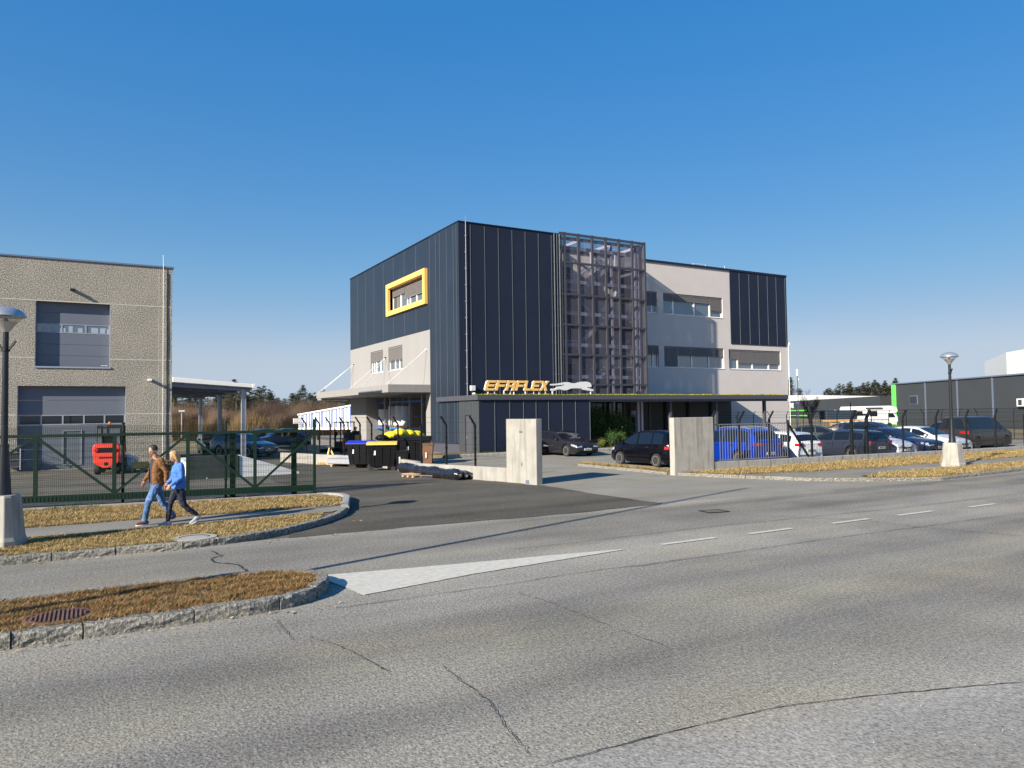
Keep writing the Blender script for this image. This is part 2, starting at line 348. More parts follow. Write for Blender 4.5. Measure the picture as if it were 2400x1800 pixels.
def offset(poly, d):
    P = [Vector(p) for p in poly]; out = []
    for i, p in enumerate(P):
        a = (p-P[i-1]).normalized() if i else (P[1]-P[0]).normalized(); b = (P[i+1]-p).normalized() if i < len(P)-1 else a
        n = Vector((-a.y-b.y, a.x+b.x)).normalized(); out.append(p+n*d/max(.5, n.dot(Vector((-a.y, a.x)))))
    return out
def kerb(mb, poly, h, w=.17, L_=1.0, rough=.012, gap=.018):   # stones to the left of the line
    P = [Vector(p) for p in poly]; I = offset(poly, w); cum = [0]
    for a, b in zip(P[:-1], P[1:]): cum.append(cum[-1]+(b-a).length)
    def at(s, Q):
        i = 0
        while i < len(P)-2 and cum[i+1] < s: i += 1
        k = (s-cum[i])/(cum[i+1]-cum[i]); return Q[i]+(Q[i+1]-Q[i])*k
    s = 0
    while s < cum[-1]-.1:
        e = min(cum[-1], s+L_*random.uniform(.6, 1.25)); k = 9; vs = []; dh = random.uniform(-.008,.008); do = random.uniform(-.006,.006)
        for j in range(k):
            t = s+gap/2+(e-s-gap)*j/(k-1); o, i_ = at(t, P), at(t, I); x = (i_-o)/w
            for dx, dz in ((0,-.05),(0,.25*h),(-.006,.55*h),(0,.86*h),(.02,h),(w*.5,h+.002),(w,h),(w,-.05)):
                r = rough if 0 < dz < h+.001 else 0
                q = o+x*(dx+do+random.uniform(-r, r)); vs.append((q.x, q.y, dz+(dh if dz > 0 else 0)+random.uniform(-r, r)*.5))
        fs = [(j*8+c, j*8+c+1, (j+1)*8+c+1, (j+1)*8+c) for j in range(k-1) for c in range(7)]
        mb.add(vs, fs+[tuple(range(7,-1,-1)), tuple((k-1)*8+c for c in range(8))]); s = e
def inside(P, X, Y):
    r = np.zeros(len(X), bool); n = len(P)
    for i in range(n):
        (x0, y0), (x1, y1) = P[i][:2], P[(i+1)%n][:2]
        if y0 == y1: continue
        c = ((y0 > Y) != (y1 > Y)) & (X < (x1-x0)*(Y-y0)/(y1-y0)+x0); r ^= c
    return r
def blades(name, poly, z, dens, mat, size=1.0, holes=(), h=1.0):
    P = [tuple(p[:2]) for p in poly]; xs = [p[0] for p in P]; ys = [p[1] for p in P]
    n = int((max(xs)-min(xs))*(max(ys)-min(ys))*dens)
    X = np.random.uniform(min(xs), max(xs), n); Y = np.random.uniform(min(ys), max(ys), n); k = inside(P, X, Y)
    for c, r in holes: k &= (X-c[0])**2+(Y-c[1])**2 > r*r
    ph = np.sin(X*7.1+np.sin(Y*9.3)*1.7)*np.sin(Y*6.3+np.sin(X*5.2)*2.1)
    k &= np.random.uniform(0, 1, n) < .62+.45*ph
    X, Y, ph = X[k], Y[k], ph[k]; n = len(X)
    a = np.random.uniform(0, 2*PI, n); ln = np.random.uniform(.03, .095, n)*size; w = np.random.uniform(.0022, .0055, n)*size
    hh = (np.random.uniform(.004, .042, n)+.012*(ph+1))*size*h
    V = np.zeros((n, 3, 3)); V[:, 0] = np.c_[X-np.sin(a)*w, Y+np.cos(a)*w, np.full(n, z)]; V[:, 1] = np.c_[X+np.sin(a)*w, Y-np.cos(a)*w, np.full(n, z)]
    V[:, 2] = np.c_[X+np.cos(a)*ln, Y+np.sin(a)*ln, z+hh]
    me = bpy.data.meshes.new(name); me.vertices.add(3*n); me.vertices.foreach_set('co', V.ravel())
    me.loops.add(3*n); me.loops.foreach_set('vertex_index', np.arange(3*n)); me.polygons.add(n); me.polygons.foreach_set('loop_start', np.arange(0, 3*n, 3))
    me.polygons.foreach_set('loop_total', np.full(n, 3)); me.update(); me.materials.append(mat)
    o = bpy.data.objects.new(name, me); C.collection.objects.link(o); o['kind'] = 'stuff'; return o
def top(name, poly, h, m): mb = MB(); mb.prism([tuple(p[:2]) for p in poly], -.05, h); return struct(mb, name, m, fix=True)

# traffic island in the foreground
isl = [(-14,10.0),(1.8,10.0),(2.34,10.12),(2.72,10.36),(2.99,10.73),(3.13,11.17),(3.02,11.6),(2.6,11.93),(2.0,12.07),(-14,12.1)]
mb = MB(); kerb(mb, isl, .17, .17); struct(mb, 'kerb', m_kerb, fix=True)
ii = offset(isl, .15); top('island_soil', ii, .15, m_soil)
mh = G(137, 1443, .17)
m_olive = leafmat('olive_grass', [(.06,.06,.018),(.14,.14,.04),(.22,.19,.07)])
blades('dry_grass', offset([p for p in isl if p[0] > -14]+[], .13)[:]+[], .15, 10, m_dryred) if 0 else None
gi = [(-6,10.14)]+[tuple(p) for p in offset(isl, .13)[1:-1]]+[(-6,11.97)]
blades('dry_grass', gi, .15, 9500, m_dryred, 1.0, [((mh.x, mh.y), .36)])
blades('green_weeds', gi, .15, 900, m_olive, 1.0, [((mh.x, mh.y), .36)])
blades('dry_grass', [(-6,10.03),(1.7,10.03),(2.5,10.3),(2.9,10.8),(2.8,11.0),(2.3,10.5),(1.6,10.2),(-6,10.2)], .168, 900, m_dryred, 1.1)
# left verge: granite kerb to the road, white concrete edge round the back
fk = [(-14,15.75),(.5,15.74),(1.6,15.68),(2.38,15.8),(3.05,16.02),(3.82,16.47),(4.75,17.32),(5.45,18.24),(5.88,19.1)]
bk = [(5.93,19.2),(6.25,20.2),(6.72,21.6),(6.75,22.3),(6.4,22.85),(5.8,22.95),(3.9,23.12),(-1.7,23.8),(-14,25.3)]
mb = MB(); kerb(mb, fk, .14, .16); struct(mb, 'kerb', m_kerb, fix=True)
mb = MB(); kerb(mb, bk, .17, .2, 2.4, .004, .006); struct(mb, 'concrete_edging', m_white, fix=True)
top('verge_soil', [tuple(p) for p in offset(fk, .14)]+[tuple(p) for p in offset(bk, .15)], .115, m_soil)
sheet('sidewalk', [(-14,18.35),(1.0,18.2),(3.9,18.42),(5.3,18.5),(5.95,19.3),(6.1,19.75),(3.9,19.66),(-14,19.95)], .135, m_path, .03, .4)
mv = G(456, 1260, .13)
blades('dry_grass', [(-5.5,15.9)]+[tuple(p) for p in offset(fk, .13)[1:7]]+[(5.0,18.35),(3.9,18.36),(1,18.15),(-5.5,18.25)], .115, 6000, m_dry, 1.25, [((mv.x, mv.y), .42)])
blades('dry_grass', [(-7.5,20.0),(3.9,19.72),(5.9,19.85),(6.4,21.7),(6.2,22.6),(5.7,22.75),(3.9,22.92),(-1.7,23.6),(-7.5,24.3)], .115, 4200, m_dry, 1.5)
blades('green_weeds', [(-1,23.2),(.2,23.1),(.3,23.4),(-1,23.55)], .115, 900, m_leaf, 1.6, h=2)
# right verge
rk = [(20.12,22.25),(20.84,20.2),(21.62,18.6),(22.22,17.5),(23.6,16.35),(25.84,15.12),(27.4,15.22),(32,15.5),(90,15.6)]
mb = MB(); kerb(mb, rk, .12, .16, .9); struct(mb, 'kerb', m_kerb, fix=True)
rin = [tuple(p) for p in offset(rk, .14)]
top('verge_soil', rin+[(90,22.2)], .095, m_soil)
sheet('sidewalk', [(20.95,20.25),(21.7,18.65),(22.3,17.6),(23.6,16.5),(24.2,17.1),(26,17.45),(36,17.4),(90,17.4),(90,19.0),(36,19.0),(28.3,19.05),(24.5,19.45),(22,19.95)], .118, m_path, .03, .4)
blades('dry_grass', [(24.0,16.3),(25.9,15.3),(27.4,15.4),(32,15.66),(62,15.75),(62,17.35),(36,17.35),(26,17.4),(24.3,17.0)], .095, 2100, m_dry, 2.0)
blades('dry_grass', [(20.3,22.15),(21.0,20.35),(22,20.0),(24.5,19.5),(28.3,19.1),(36,19.05),(62,19.05),(62,22.1),(22,22.15)], .095, 1800, m_dry, 2.2)
blades('green_weeds', [(25.4,15.5),(28,15.6),(28,16.5),(25.4,16.4)], .095, 260, m_leafy, 2.0)
# planted strip inside the entrance
sk_ = [(20.1,29.4),(20.0,25.6),(19.95,22.6),(21.4,22.6),(21.6,25),(21.3,29.2),(20.7,29.6),(20.1,29.4)]
sk_ = [(20.25,29.45),(20.05,29.0),(20.0,25.7),(19.98,22.7)]
mb = MB(); kerb(mb, sk_, .12, .14, .9); struct(mb, 'kerb', m_kerb, fix=True)
top('planting_strip', [(20.1,29.3),(20.1,22.6),(20.9,22.6),(20.9,29.3)], .1, m_soil)
blades('dry_grass', [(20.15,29.2),(20.15,22.8),(20.85,22.8),(20.85,29.2)], .1, 2600, m_dry, 2.0)
# planting bed in front of the building, with its edging
mb = MB(); kerb(mb, [(17.6,38.5),(20.0,38.45),(29.0,38.45),(30.6,38.6),(31.2,39.6),(31.0,41)], .22, .15, 1.0, .005); struct(mb, 'concrete_edging', m_white, fix=True)
top('planting_bed', [(17.7,38.6),(29,38.6),(31,38.9),(31,41.8),(17.7,41.8)], .16, m_soil)
blades('dry_grass', [(18,38.7),(30.8,38.7),(30.8,41),(18,39.0)], .16, 420, m_leafy, 2.6)
# loose grit on the apron
mb = MB()
for k in range(380):
    x, y = random.uniform(3, 13), random.uniform(1.5, 5.6)
    if random.random() < .5: x, y = random.gauss(8.2, 1.1), random.gauss(3.0, .5)
    r = random.uniform(.003, .009); mb.ball((x, y, .01+r*.5), r, 4, 0, (1, random.uniform(.6,1), .7))
for k in range(170):
    x = random.uniform(-6, 3.5); mb.ball((x, 9.93-abs(random.gauss(0,.2)), .006), random.uniform(.003,.009), 4, 0, (1,1,.7))
tag(mb.build('gravel', M('loose_grit', (.3,.285,.26), .8, var=.3)), kind='stuff')

lit = MB()
for k in range(420):
    if k < 150: x, y, z = random.uniform(-6, 3), random.choice((random.uniform(9.75, 9.98), random.uniform(10.2, 11.9))), .0
    elif k < 300: x, y = random.uniform(-6, 5.5), random.choice((random.uniform(15.5, 15.72), random.uniform(15.95, 18.3), random.uniform(20, 23)))
    else: x, y = random.uniform(22, 45), random.uniform(15.0, 22)
    z = .022 if (y < 9.99 or 15.4 < y < 15.73 or (y < 15.2)) else (.19 if y < 13 else .16); a = random.uniform(0, 6.28); l = random.uniform(.015, .04)*(1 if y < 13 else 1.5); u, v = Vector((math.cos(a)*l, math.sin(a)*l, random.uniform(0,.012))), Vector((-math.sin(a)*l*.5, math.cos(a)*l*.5, random.uniform(0,.01))); c = Vector((x, y, z))
    lit.add([c-u, c-v, c+u, c+v], [(0,1,2,3)])
tag(lit.build('fallen_leaves', leafmat('leaf_litter', [(.3,.2,.1),(.45,.36,.24),(.2,.11,.05),(.55,.5,.42)])), kind='stuff')
# covers
m_iron = M('old_iron', (.1,.085,.07), .8, .2, .3, 12)
m_rust = M('rusty_iron', (.16,.085,.058), .8, .2, .35, 14, bump=.5, bs=60)
t = thing('manhole_cover', 'rusty round ribbed manhole cover set in the grass of the traffic island', 'manhole cover', (mh.x, mh.y, .15))
mb = MB(); mb.lathe([(.33,-.03),(.33,.012),(.30,.014)], n=36); 
for k in range(-6, 7):
    w = math.sqrt(max(0, .29**2-(k*.046)**2))
    if w > .05: mb.box(k*.046-.011, k*.046+.011, -w, w, .012, .034)
mb.build('iron_lid', m_rust, t); mb = MB(); mb.lathe([(.33,-.03),(.37,-.03),(.37,.02),(.33,.02)], n=36, capb=False, capt=False); mb.build('rim', m_rust, t)
t = thing('manhole_cover', 'round concrete manhole cover in the roadside grass by the granite kerb', 'manhole cover', (mv.x, mv.y, .115))
mb = MB(); mb.lathe([(.28,-.03),(.28,.02),(.0001,.022)], n=30, capt=False); mb.build('lid', m_conc, t)
mb = MB(); mb.lathe([(.28,-.03),(.42,-.03),(.42,.03),(.29,.03)], n=30, capb=False, capt=False); mb.build('rim', m_conc, t)
p = G(1674, 1199)
t = thing('road_drain', 'black iron drain cover sunk in the road surface', 'road drain', (p.x, p.y, .004), -.15)
mb = MB()
for k in range(9): mb.box(-.26+k*.06, -.235+k*.06, -.2, .2, 0, .012)
mb.build('grating', m_iron, t); mb = MB()
for a, b, c, d in ((-.3,.3,-.24,-.2),(-.3,.3,.2,.24),(-.3,-.27,-.2,.2),(.27,.3,-.2,.2)): mb.box(a, b, c, d, 0, .014)
mb.build('frame', m_blackm, t)

# ------------------------------------------------------------------ main building (local x along the road side, y into the plot)
BU, BV, HT = 20.17, 42.01, 14.75
bld = thing('office_building', 'three storey office block in navy panels and pale render with an open stair tower', 'building', (BU, BV, 0))
PF = lambda s0: (lambda u, z, d: (u, s0+d, z))            # wall facing -Y at y = s0
PL = lambda t0: (lambda u, z, d: (t0+d, u, z))            # wall facing -X at x = t0
def holewall(mb, P, u0, u1, z0, z1, holes=(), depth=.2, mat=0, matr=0):
    us = sorted({u0, u1, *[h[0] for h in holes], *[h[1] for h in holes]}); zs = sorted({z0, z1, *[h[2] for h in holes], *[h[3] for h in holes]})
    us = [u for u in us if u0 <= u <= u1]; zs = [z for z in zs if z0 <= z <= z1]
    for a, b in zip(us[:-1], us[1:]):
        for c, d in zip(zs[:-1], zs[1:]):
            if any(h[0] <= a and b <= h[1] and h[2] <= c and d <= h[3] for h in holes): continue
            mb.add([P(a,c,0), P(b,c,0), P(b,d,0), P(a,d,0)], [(0,1,2,3)], mat)
    for a, b, c, d in holes:
        mb.add([P(a,c,0),P(b,c,0),P(b,d,0),P(a,d,0),P(a,c,depth),P(b,c,depth),P(b,d,depth),P(a,d,depth)], [(0,1,5,4),(1,2,6,5),(2,3,7,6),(3,0,4,7)], matr)
def pbox(mb, P, u0, u1, z0, z1, d0, d1, mat=0):
    mb.add([P(u,z,d) for d in (d0,d1) for u, z in ((u0,z0),(u1,z0),(u1,z1),(u0,z1))], [(3,2,1,0),(4,5,6,7),(0,1,5,4),(1,2,6,5),(2,3,7,6),(3,0,4,7)], mat)
def window(parent, P, u0, u1, z0, z1, depth, muls, blinds=(), bars=.09, gl=None, sill=True, label=None):
    """muls: mullion positions (0..1); blinds: (from, to, drop) fractions"""
    W_ = u1-u0; H_ = z1-z0
    mb = MB(); d0, d1 = depth-.1, depth-.02
    pbox(mb, P, u0, u1, z0, z0+.07, d0, d1); pbox(mb, P, u0, u1, z1-.07, z1, d0, d1)
    for f in (0, 1): x = u0+(W_-.07)*f; pbox(mb, P, x, x+.07, z0+.07, z1-.07, d0, d1)
    for f in muls: x = u0+W_*f; pbox(mb, P, x-bars/2, x+bars/2, z0+.07, z1-.07, d0-.01, d1)
    w = tag(mb.build('window', m_frame, parent, fix=True), label)
    g = MB(); g.add([P(u0,z0,depth-.05), P(u1,z0,depth-.05), P(u1,z1,depth-.05), P(u0,z1,depth-.05)], [(0,1,2,3)]); g.build('glass', gl or m_glass, w)
    for a, b, dr in blinds:
        mb = MB(); xa, xb = u0+W_*a+.01, u0+W_*b-.01; zb_ = z1-H_*dr; n = int((z1-.02-zb_)/.07)
        pbox(mb, P, xa, xb, z1-.13, z1, depth-.17, depth-.11)
        for k in range(n):
            z = z1-.13-.07*k
            if z-.06 < zb_: break
            mb.add([P(xa,z,depth-.125), P(xb,z,depth-.125), P(xb,z-.066,depth-.158), P(xa,z-.066,depth-.158)], [(0,1,2,3)])
        pbox(mb, P, xa, xb, zb_-.03, zb_, depth-.17, depth-.12)
        mb.build('blind', m_blind, w)
    if sill: mb = MB(); pbox(mb, P, u0+.002, u1-.002, z0-.035, z0-.003, -.04, depth); mb.build('sill', m_frame, w, fix=True)
    return w
NZ = 8.35; DEEP = 22.6; S2 = 3.2; TN = 7.55; TE = 15.1; TR = 34.0; HG = 14.42
# left face: navy upper band, white lower wall, yellow framed window, loading bay
yw = (5.5, 12.42, 10.52, 12.31); w1 = (14.1, 17.1, 5.95, 7.74); w2 = (9.88, 12.86, 5.95, 7.77)
bay = (5.5, 18.3, .02, 4.0)
mb = MB(); holewall(mb, PL(0), 4.6, DEEP, NZ, HT, [yw], .35)
holewall(mb, PL(-.02), 0, 4.6, 0.0, HT)
mb.add([(-.02,4.6,0),(-.02,4.6,HT),(0,4.6,HT),(0,4.6,0)], [(0,1,2,3)])
mb.add([(0,DEEP,NZ),(TR-.5,DEEP,NZ),(TR-.5,DEEP,HG),(0,DEEP,HT)], [(3,2,1,0)])
navy = mb.build('navy_cladding', m_navy, bld)
mb = MB(); holewall(mb, PF(0), -.02, TN, 3.4, HT); mb.add([(TN,0,3.4),(TN,S2,3.4),(TN,S2,HT),(TN,0,HT)], [(0,1,2,3)]); mb.build('navy_front_cladding', m_navy2, bld)
mb = MB()
for s in (7.15,9.39,11.66,13.9,16.17,18.3,20.46): 
    for a, b in ((NZ, 10.2), (12.66, HT-.12)) if 5 < s < 12.8 else ((NZ, HT-.12),): mb.box(-.014, .01, s-.016, s+.016, a, b)
for s in (4.6, 3.57, 2.9, 1.81, .77, .32): mb.box(-.04, -.015, s-.014, s+.014, .7, HT-.12)
for t_ in (.82,1.85,2.86,3.89,4.9,5.93,6.97): mb.box(t_-.012, t_+.012, -.025, .01, 3.7, HT-.12)
mb.build('joint_trim', m_joint, bld)
mb = MB(); holewall(mb, PL(0), 4.6, DEEP, 0, NZ, [w1, w2, bay], .25)
mb.add([(0,DEEP,0),(TR,DEEP,0),(TR,DEEP,NZ),(0,DEEP,NZ)], [(3,2,1,0)])
mb.build('white_wall', m_renderw, bld)
mb = MB()                                                # inside of the loading bay
mb.add([(.25,5.5,.02),(6,5.5,.02),(6,5.5,4),(.25,5.5,4)], [(3,2,1,0)]); mb.add([(.25,18.3,.02),(6,18.3,.02),(6,18.3,4),(.25,18.3,4)], [(0,1,2,3)])
mb.add([(6,5.5,.02),(6,18.3,.02),(6,18.3,4),(6,5.5,4)], [(0,1,2,3)]); mb.add([(.2,5.5,4),(6,5.5,4),(6,18.3,4),(.2,18.3,4)], [(0,1,2,3)]); mb.add([(.2,5.5,.02),(6,5.5,.02),(6,18.3,.02),(.2,18.3,.02)], [(3,2,1,0)])
mb.build('loading_bay', m_renderw, bld)
window(bld, PL(0), *yw, .33, (.3,.48,.56,.75), ((0,.62,.62),(.62,1,.36)), .12, sill=False)
mb = MB(); P = PL(0); a, b, c, d = 5.07, 12.8, 10.18, 12.66; i0, i1, i2, i3 = 5.46, 12.43, 10.52, 12.31
for q in ((a,b,c,i2),(a,b,i3,d),(a,i0,i2,i3),(i1,b,i2,i3)): pbox(mb, P, *q, -.22, .0)
for q in ((i0,i1,i2-.002,i2+.01),(i0,i1,i3-.01,i3+.002),(i0-.002,i0+.01,i2,i3),(i1-.01,i1+.002,i2,i3)): pbox(mb, P, *q, -.21, .3)
mb.build('yellow_surround', m_yellow, bld, fix=True)
window(bld, PL(0), *w1, .22, (.28,.62,.8), ((0,1,.47),), .16); window(bld, PL(0), *w2, .22, (.3,.6), ((0,1,.6),), .14)
# plinth of the dark corner
mb = MB(); mb.box(-.05, .3, 0.02, 4.58, 0, .62); mb.build('plinth', m_fascia, bld)
# grey wall set back to the right
S = S2; Wb = (19.62,26.15,10.33,12.04); Wd = (19.62,26.18,6.04,7.76); We = (26.75,33.1,6.04,7.72); Wa = (15.9,19.0,10.36,12.06); Wc = (15.9,19.06,6.03,7.77)
d1 = (9.9,10.9,11.22,13.3); d2 = (10.0,11.0,7.62,9.75); d3 = (10.0,11.0,4.02,6.1)
mb = MB(); holewall(mb, PF(S), TN, TR, 3.3, HG-.02, [Wa, Wb, Wc, Wd, We, d1, d2, d3], .25)
holewall(mb, PF(S), TE+.6, TR, 0, 3.3); mb.add([(TR,S,0),(TR,DEEP,0),(TR,DEEP,HG),(TR,S,HG)], [(0,1,2,3)])
mb.build('grey_wall', m_render, bld)
mb = MB(); holewall(mb, PF(S-.05), 27.03, TR+.03, 8.17, HG)
mb.add([(27.03,S-.05,8.17),(27.03,S,8.17),(27.03,S,HG),(27.03,S-.05,HG)], [(0,1,2,3)]); mb.add([(27.03,S-.05,8.17),(27.03,S,8.17),(TR+.03,S,8.17),(TR+.03,S-.05,8.17)], [(0,1,2,3)])
mb.add([(TR+.03,S-.05,8.17),(TR+.03,DEEP,8.17),(TR+.03,DEEP,HG),(TR+.03,S-.05,HG)], [(0,1,2,3)])
mb.build('navy_cladding', m_navy2, bld)
mb = MB()
for t_ in (28.13,29.3,30.44,31.58,32.69,33.84): mb.box(t_-.014, t_+.014, S-.075, S-.045, 8.2, HG-.1)
mb.build('joint_trim', m_joint, bld)
window(bld, PF(S), *Wb, .22, (.17,.52,.79), ((0,.79,.33),(.79,1,.68)), .13)
window(bld, PF(S), *Wd, .22, (.23,.46,.75), ((0,.23,.93),(.23,1,.42)), .12)
window(bld, PF(S), *We, .22, (.18,.46,.78), ((0,.18,.45),(.18,1,.67)), .13)
window(bld, PF(S), *Wa, .22, (.33,.83), ((0,1,.62),), .12); window(bld, PF(S), *Wc, .22, (.33,.83), ((0,1,.42),), .12)
for d_ in (d1, d2, d3):
    mb = MB(); pbox(mb, PF(S), *d_, .1, .18); o = mb.build('door', m_fascia, bld); mb = MB(); pbox(mb, PF(S), d_[0]+.08, d_[0]+.16, d_[2]+.95, d_[2]+1.1, .03, .1); mb.build('handle', m_alu, o)
# roofs and parapet caps
mb = MB(); mb.box(.05, TN-.05, .05, DEEP-.05, HT-.5, HT-.45); mb.box(TN, TR-.05, S+.05, DEEP-.05, HG-.45, HG-.4); mb.build('roof', m_conc, bld)
mb = MB()
mb.box(-.06, .25, -.06, DEEP, HT, HT+.05); mb.box(.25, TN+.04, -.06, .25, HT, HT+.05); mb.box(TN-.2, TN+.04, .25, S, HT, HT+.05)
mb.box(TN, TR+.06, S-.1, S+.2, HG-.005, HG+.16); mb.box(TR-.2, TR+.06, S+.2, DEEP, HG-.005, HG+.16)
mb.build('parapet_cap', m_navy2, bld)
mb = MB()
for x in (23.0, 24.4): mb.tube([(x,S+.1,HG+.16),(x,S+.1,HG+.3)], .02)
mb.tube([(23,S+.1,HG+.3),(24.4,S+.1,HG+.3)], .02); mb.build('roof_rail', m_mint, bld); mb = MB(); mb.tube([(26.6,S+.1,HG+.16),(26.6,S+.1,HG+.4)], .015); mb.build('roof_vent', m_mint, bld); mb = MB()
for x in np.arange(TN+.8, TE-1, 1.6): mb.tube([(x,S+2.2,HG-.4),(x,S+2.2,HG+.65)], .02)
mb.tube([(TN+.8,S+2.2,HG+.65),(TE-2,S+2.2,HG+.65)], .022); mb.tube([(TE-3.5,S+.4,HG+.1),(TE,S+.4,HG+.7),(TE+.2,S+.4,HG+.7)], .02)
mb.build('roof_rail', m_mint, bld)
# lightning conductor and downpipes
mb = MB(); mb.tube([(.46,-.07,3.7),(.46,-.07,HT+.1)], .022)
for z in np.arange(4.4, HT, 1.05): mb.box(.42, .5, -.1, 0, z, z+.06)
mb.tube([(.46,-.07,HT+.1),(.46,-.07,HT+.45)], .008); mb.build('lightning_conductor', m_steel, bld)
for x, r in ((7.17,.035),(7.39,.02),(7.6,.035)):
    mb = MB(); mb.tube([(x,-.06,3.7),(x,-.06,HT)], r)
    for z in np.arange(4, HT, 1.1): mb.box(x-r-.01, x+r+.01, -.09, 0, z, z+.05)
    mb.build('downpipe', m_joint, bld)
mb = MB(); mb.tube([(TR+.08,S-.06,.1),(TR+.08,S-.06,8.2)], .03); mb.tube([(TR+.08,S-.06,8.2),(TR+.16,S-.1,8.5)], .06); mb.build('downpipe', m_mint, bld)

# ---- open stair tower
tw = MB()
MU = [7.79,8.05,9.2,10.39,11.57,12.74,13.93,15.1]; TZ = [14.86,12.87,10.67,8.57,6.51,4.46]
for x in MU: tw.box(x-(.075 if x > 7.9 else .04), x+(.075 if x > 7.9 else .04), -.06, .06, 3.7, 14.9+(.06 if x > 8 else 0))
for z in TZ: tw.box(7.6, 15.1, -.05, .05, z-.07, z+.07)
for y in (1.07, 2.13, 3.1): tw.box(15.04, 15.16, y-.07, y+.07, 3.7, 14.9)
for z in TZ: tw.box(15.05, 15.15, .06, S-.02, z-.06, z+.06)
tw.build('tower_lattice', m_mull, bld)
mb = MB(); mb.add([(7.6,.075,3.7),(15.02,.075,3.7),(15.02,.075,14.8),(7.6,.075,14.8)], [(0,1,2,3)]); mb.build('screen', m_veil, bld)
mb = MB(); mb.add([(15.02,.08,3.7),(15.02,S-.03,3.7),(15.02,S-.03,14.8),(15.02,.08,14.8)], [(0,1,2,3)]); mb.build('screen', m_veil2, bld)  # unseen side screen, made dense to shade the grey wall behind
mb = MB()
for x, y in ((9.62,.55),(12.42,.55),(14.55,.45),(14.9,.45),(9.62,2.9),(12.42,2.9),(14.7,2.9),(7.9,.6)): mb.box(x-.09, x+.09, y-.09, y+.09, 0, 14.6)
for z in (14.0, 11.64, 9.43, 7.23, 5.01): mb.box(7.7, 14.95, .38, .48, z-.12, z+.12)
for x in (9.62, 12.42, 14.7): mb.box(x-.05, x+.05, .5, S, 14.5, 14.7)
for z in (14.5,): mb.box(7.7, 14.95, .2, .34, z, z+.2)
mb.build('tower_frame', m_lilac, bld)
def flight(x0, x1, z0, z1, y0, y1):
    mb = MB(); n = 10
    for y in (y0, y1): mb.bar((x0,y,z0-.05),(x1,y,z1-.05), .06, .26)
    for k in range(n):
        x = x0+(x1-x0)*(k+.5)/n; z = z0+(z1-z0)*(k+1)/n; mb.box(x-.15, x+.15, y0+.03, y1-.03, z-.045, z)
    fl = mb.build('stair_flight', m_lilac, bld); mb = MB()
    for y in (y0, y1):
        mb.tube([(x0,y,z0+1.0),(x1,y,z1+1.0)], .024, 6)
        for k in range(22): t_ = (k+.5)/22; x = x0+(x1-x0)*t_; z = z0+(z1-z0)*t_; mb.box(x-.009, x+.009, y-.009, y+.009, z, z+1)
    mb.build('railing', m_steel, fl)
for z in (4.0, 7.6, 11.2):
    flight(9.85, 12.3, z, z+1.8, .7, 1.7)
    if z < 11: flight(12.3, 9.85, z+1.8, z+3.6, 1.95, 2.95)
for z in (4.0, 7.6, 11.2):
    mb = MB(); mb.box(7.65, 9.8, .6, S-.02, z-.14, z); lp = mb.build('landing', m_lilac, bld); mb = MB()
    for x in np.arange(7.8, 9.7, .12): mb.box(x-.009, x+.009, .6, .62, z, z+1)
    mb.box(7.7, 9.8, .59, .63, z+1, z+1.04); mb.build('railing', m_steel, lp)
    mb = MB(); mb.box(12.35, 14.6, .6, S-.02, z+1.66, z+1.8); lp = mb.build('landing', m_lilac, bld); mb = MB()
    for x in np.arange(12.4, 14.6, .12): mb.box(x-.009, x+.009, .6, .62, z+1.8, z+2.8)
    mb.box(12.35, 14.6, .59, .63, z+2.8, z+2.84); mb.build('railing', m_steel, lp)
mb = MB(); mb.box(7.6, 15.1, .1, S-.05, 3.72, 3.8); mb.build('tower_floor', m_conc, bld)

# ---- canopy with green roof, ground floor
CS = -2.87; CE = 26.72
mb = MB(); mb.box(-.25, CE, CS, S-.01, 3.36, 3.66); mb.box(8.02, CE, CS+.12, CS+.3, 3.2, 3.36)
for x in (16.4, 20.9, 25.6): mb.box(x, x+.35, CS+.1, CS+.14, 3.2, 3.33)
mb.box(8.02, CE, CS+.35, S-.02, 3.28, 3.36); cn = mb.build('canopy', m_fascia, bld)
mb = MB(); r_ = random.Random(5)
for k in range(5200):
    x, y = r_.uniform(-.2, CE-.03), CS+.03+abs(r_.gauss(0, .5)); 
    if y > S-.1: continue
    h = .03+.05*abs(math.sin(x*2.3)*math.sin(x*.9+1))+r_.uniform(0,.03); a = r_.uniform(0, 6.28); w = r_.uniform(.02,.05)
    mb.add([(x-w*math.cos(a),y-w*math.sin(a),3.655),(x+w*math.cos(a),y+w*math.sin(a),3.655),(x+r_.uniform(-.04,.04),y+r_.uniform(-.04,.04),3.66+h)], [(0,1,2)])
tag(mb.build('green_roof', m_sedum, bld), kind='stuff')
mb = MB(); holewall(mb, PF(CS+.12), -.1, 8.0, 0, 3.36); mb.add([(8,CS+.12,0),(8,.9,0),(8,.9,3.36),(8,CS+.12,3.36)], [(0,1,2,3)])
mb.build('navy_block_wall', m_navy2, bld)
mb = MB(); holewall(mb, PL(-.1), CS+.12, .0, 0, 3.36, [(-1.75,-.85,.02,2.45)], .1); mb.build('ribbed_side_wall', m_greyhall, bld)
mb = MB(); mb.box(-.03, 0.0, -1.75, -.85, .02, 2.45); o = mb.build('door', m_fascia, bld)
mb = MB(); mb.box(-.06, -.03, -.98, -.93, 1.0, 1.15); mb.build('handle', m_alu, o)
mb = MB()
for x in (.96,2.0,2.98,3.88,4.8,5.85,6.85,7.97): mb.box(x-.016, x+.016, CS+.09, CS+.13, .1, 3.36)
for k in range(9): y = CS+.3+k*.3; mb.box(-.125, -.095, y-.012, y+.012, .1 if not -1.8 < y < -.8 else 2.46, 3.36)
mb.build('joint_trim', m_joint, bld)
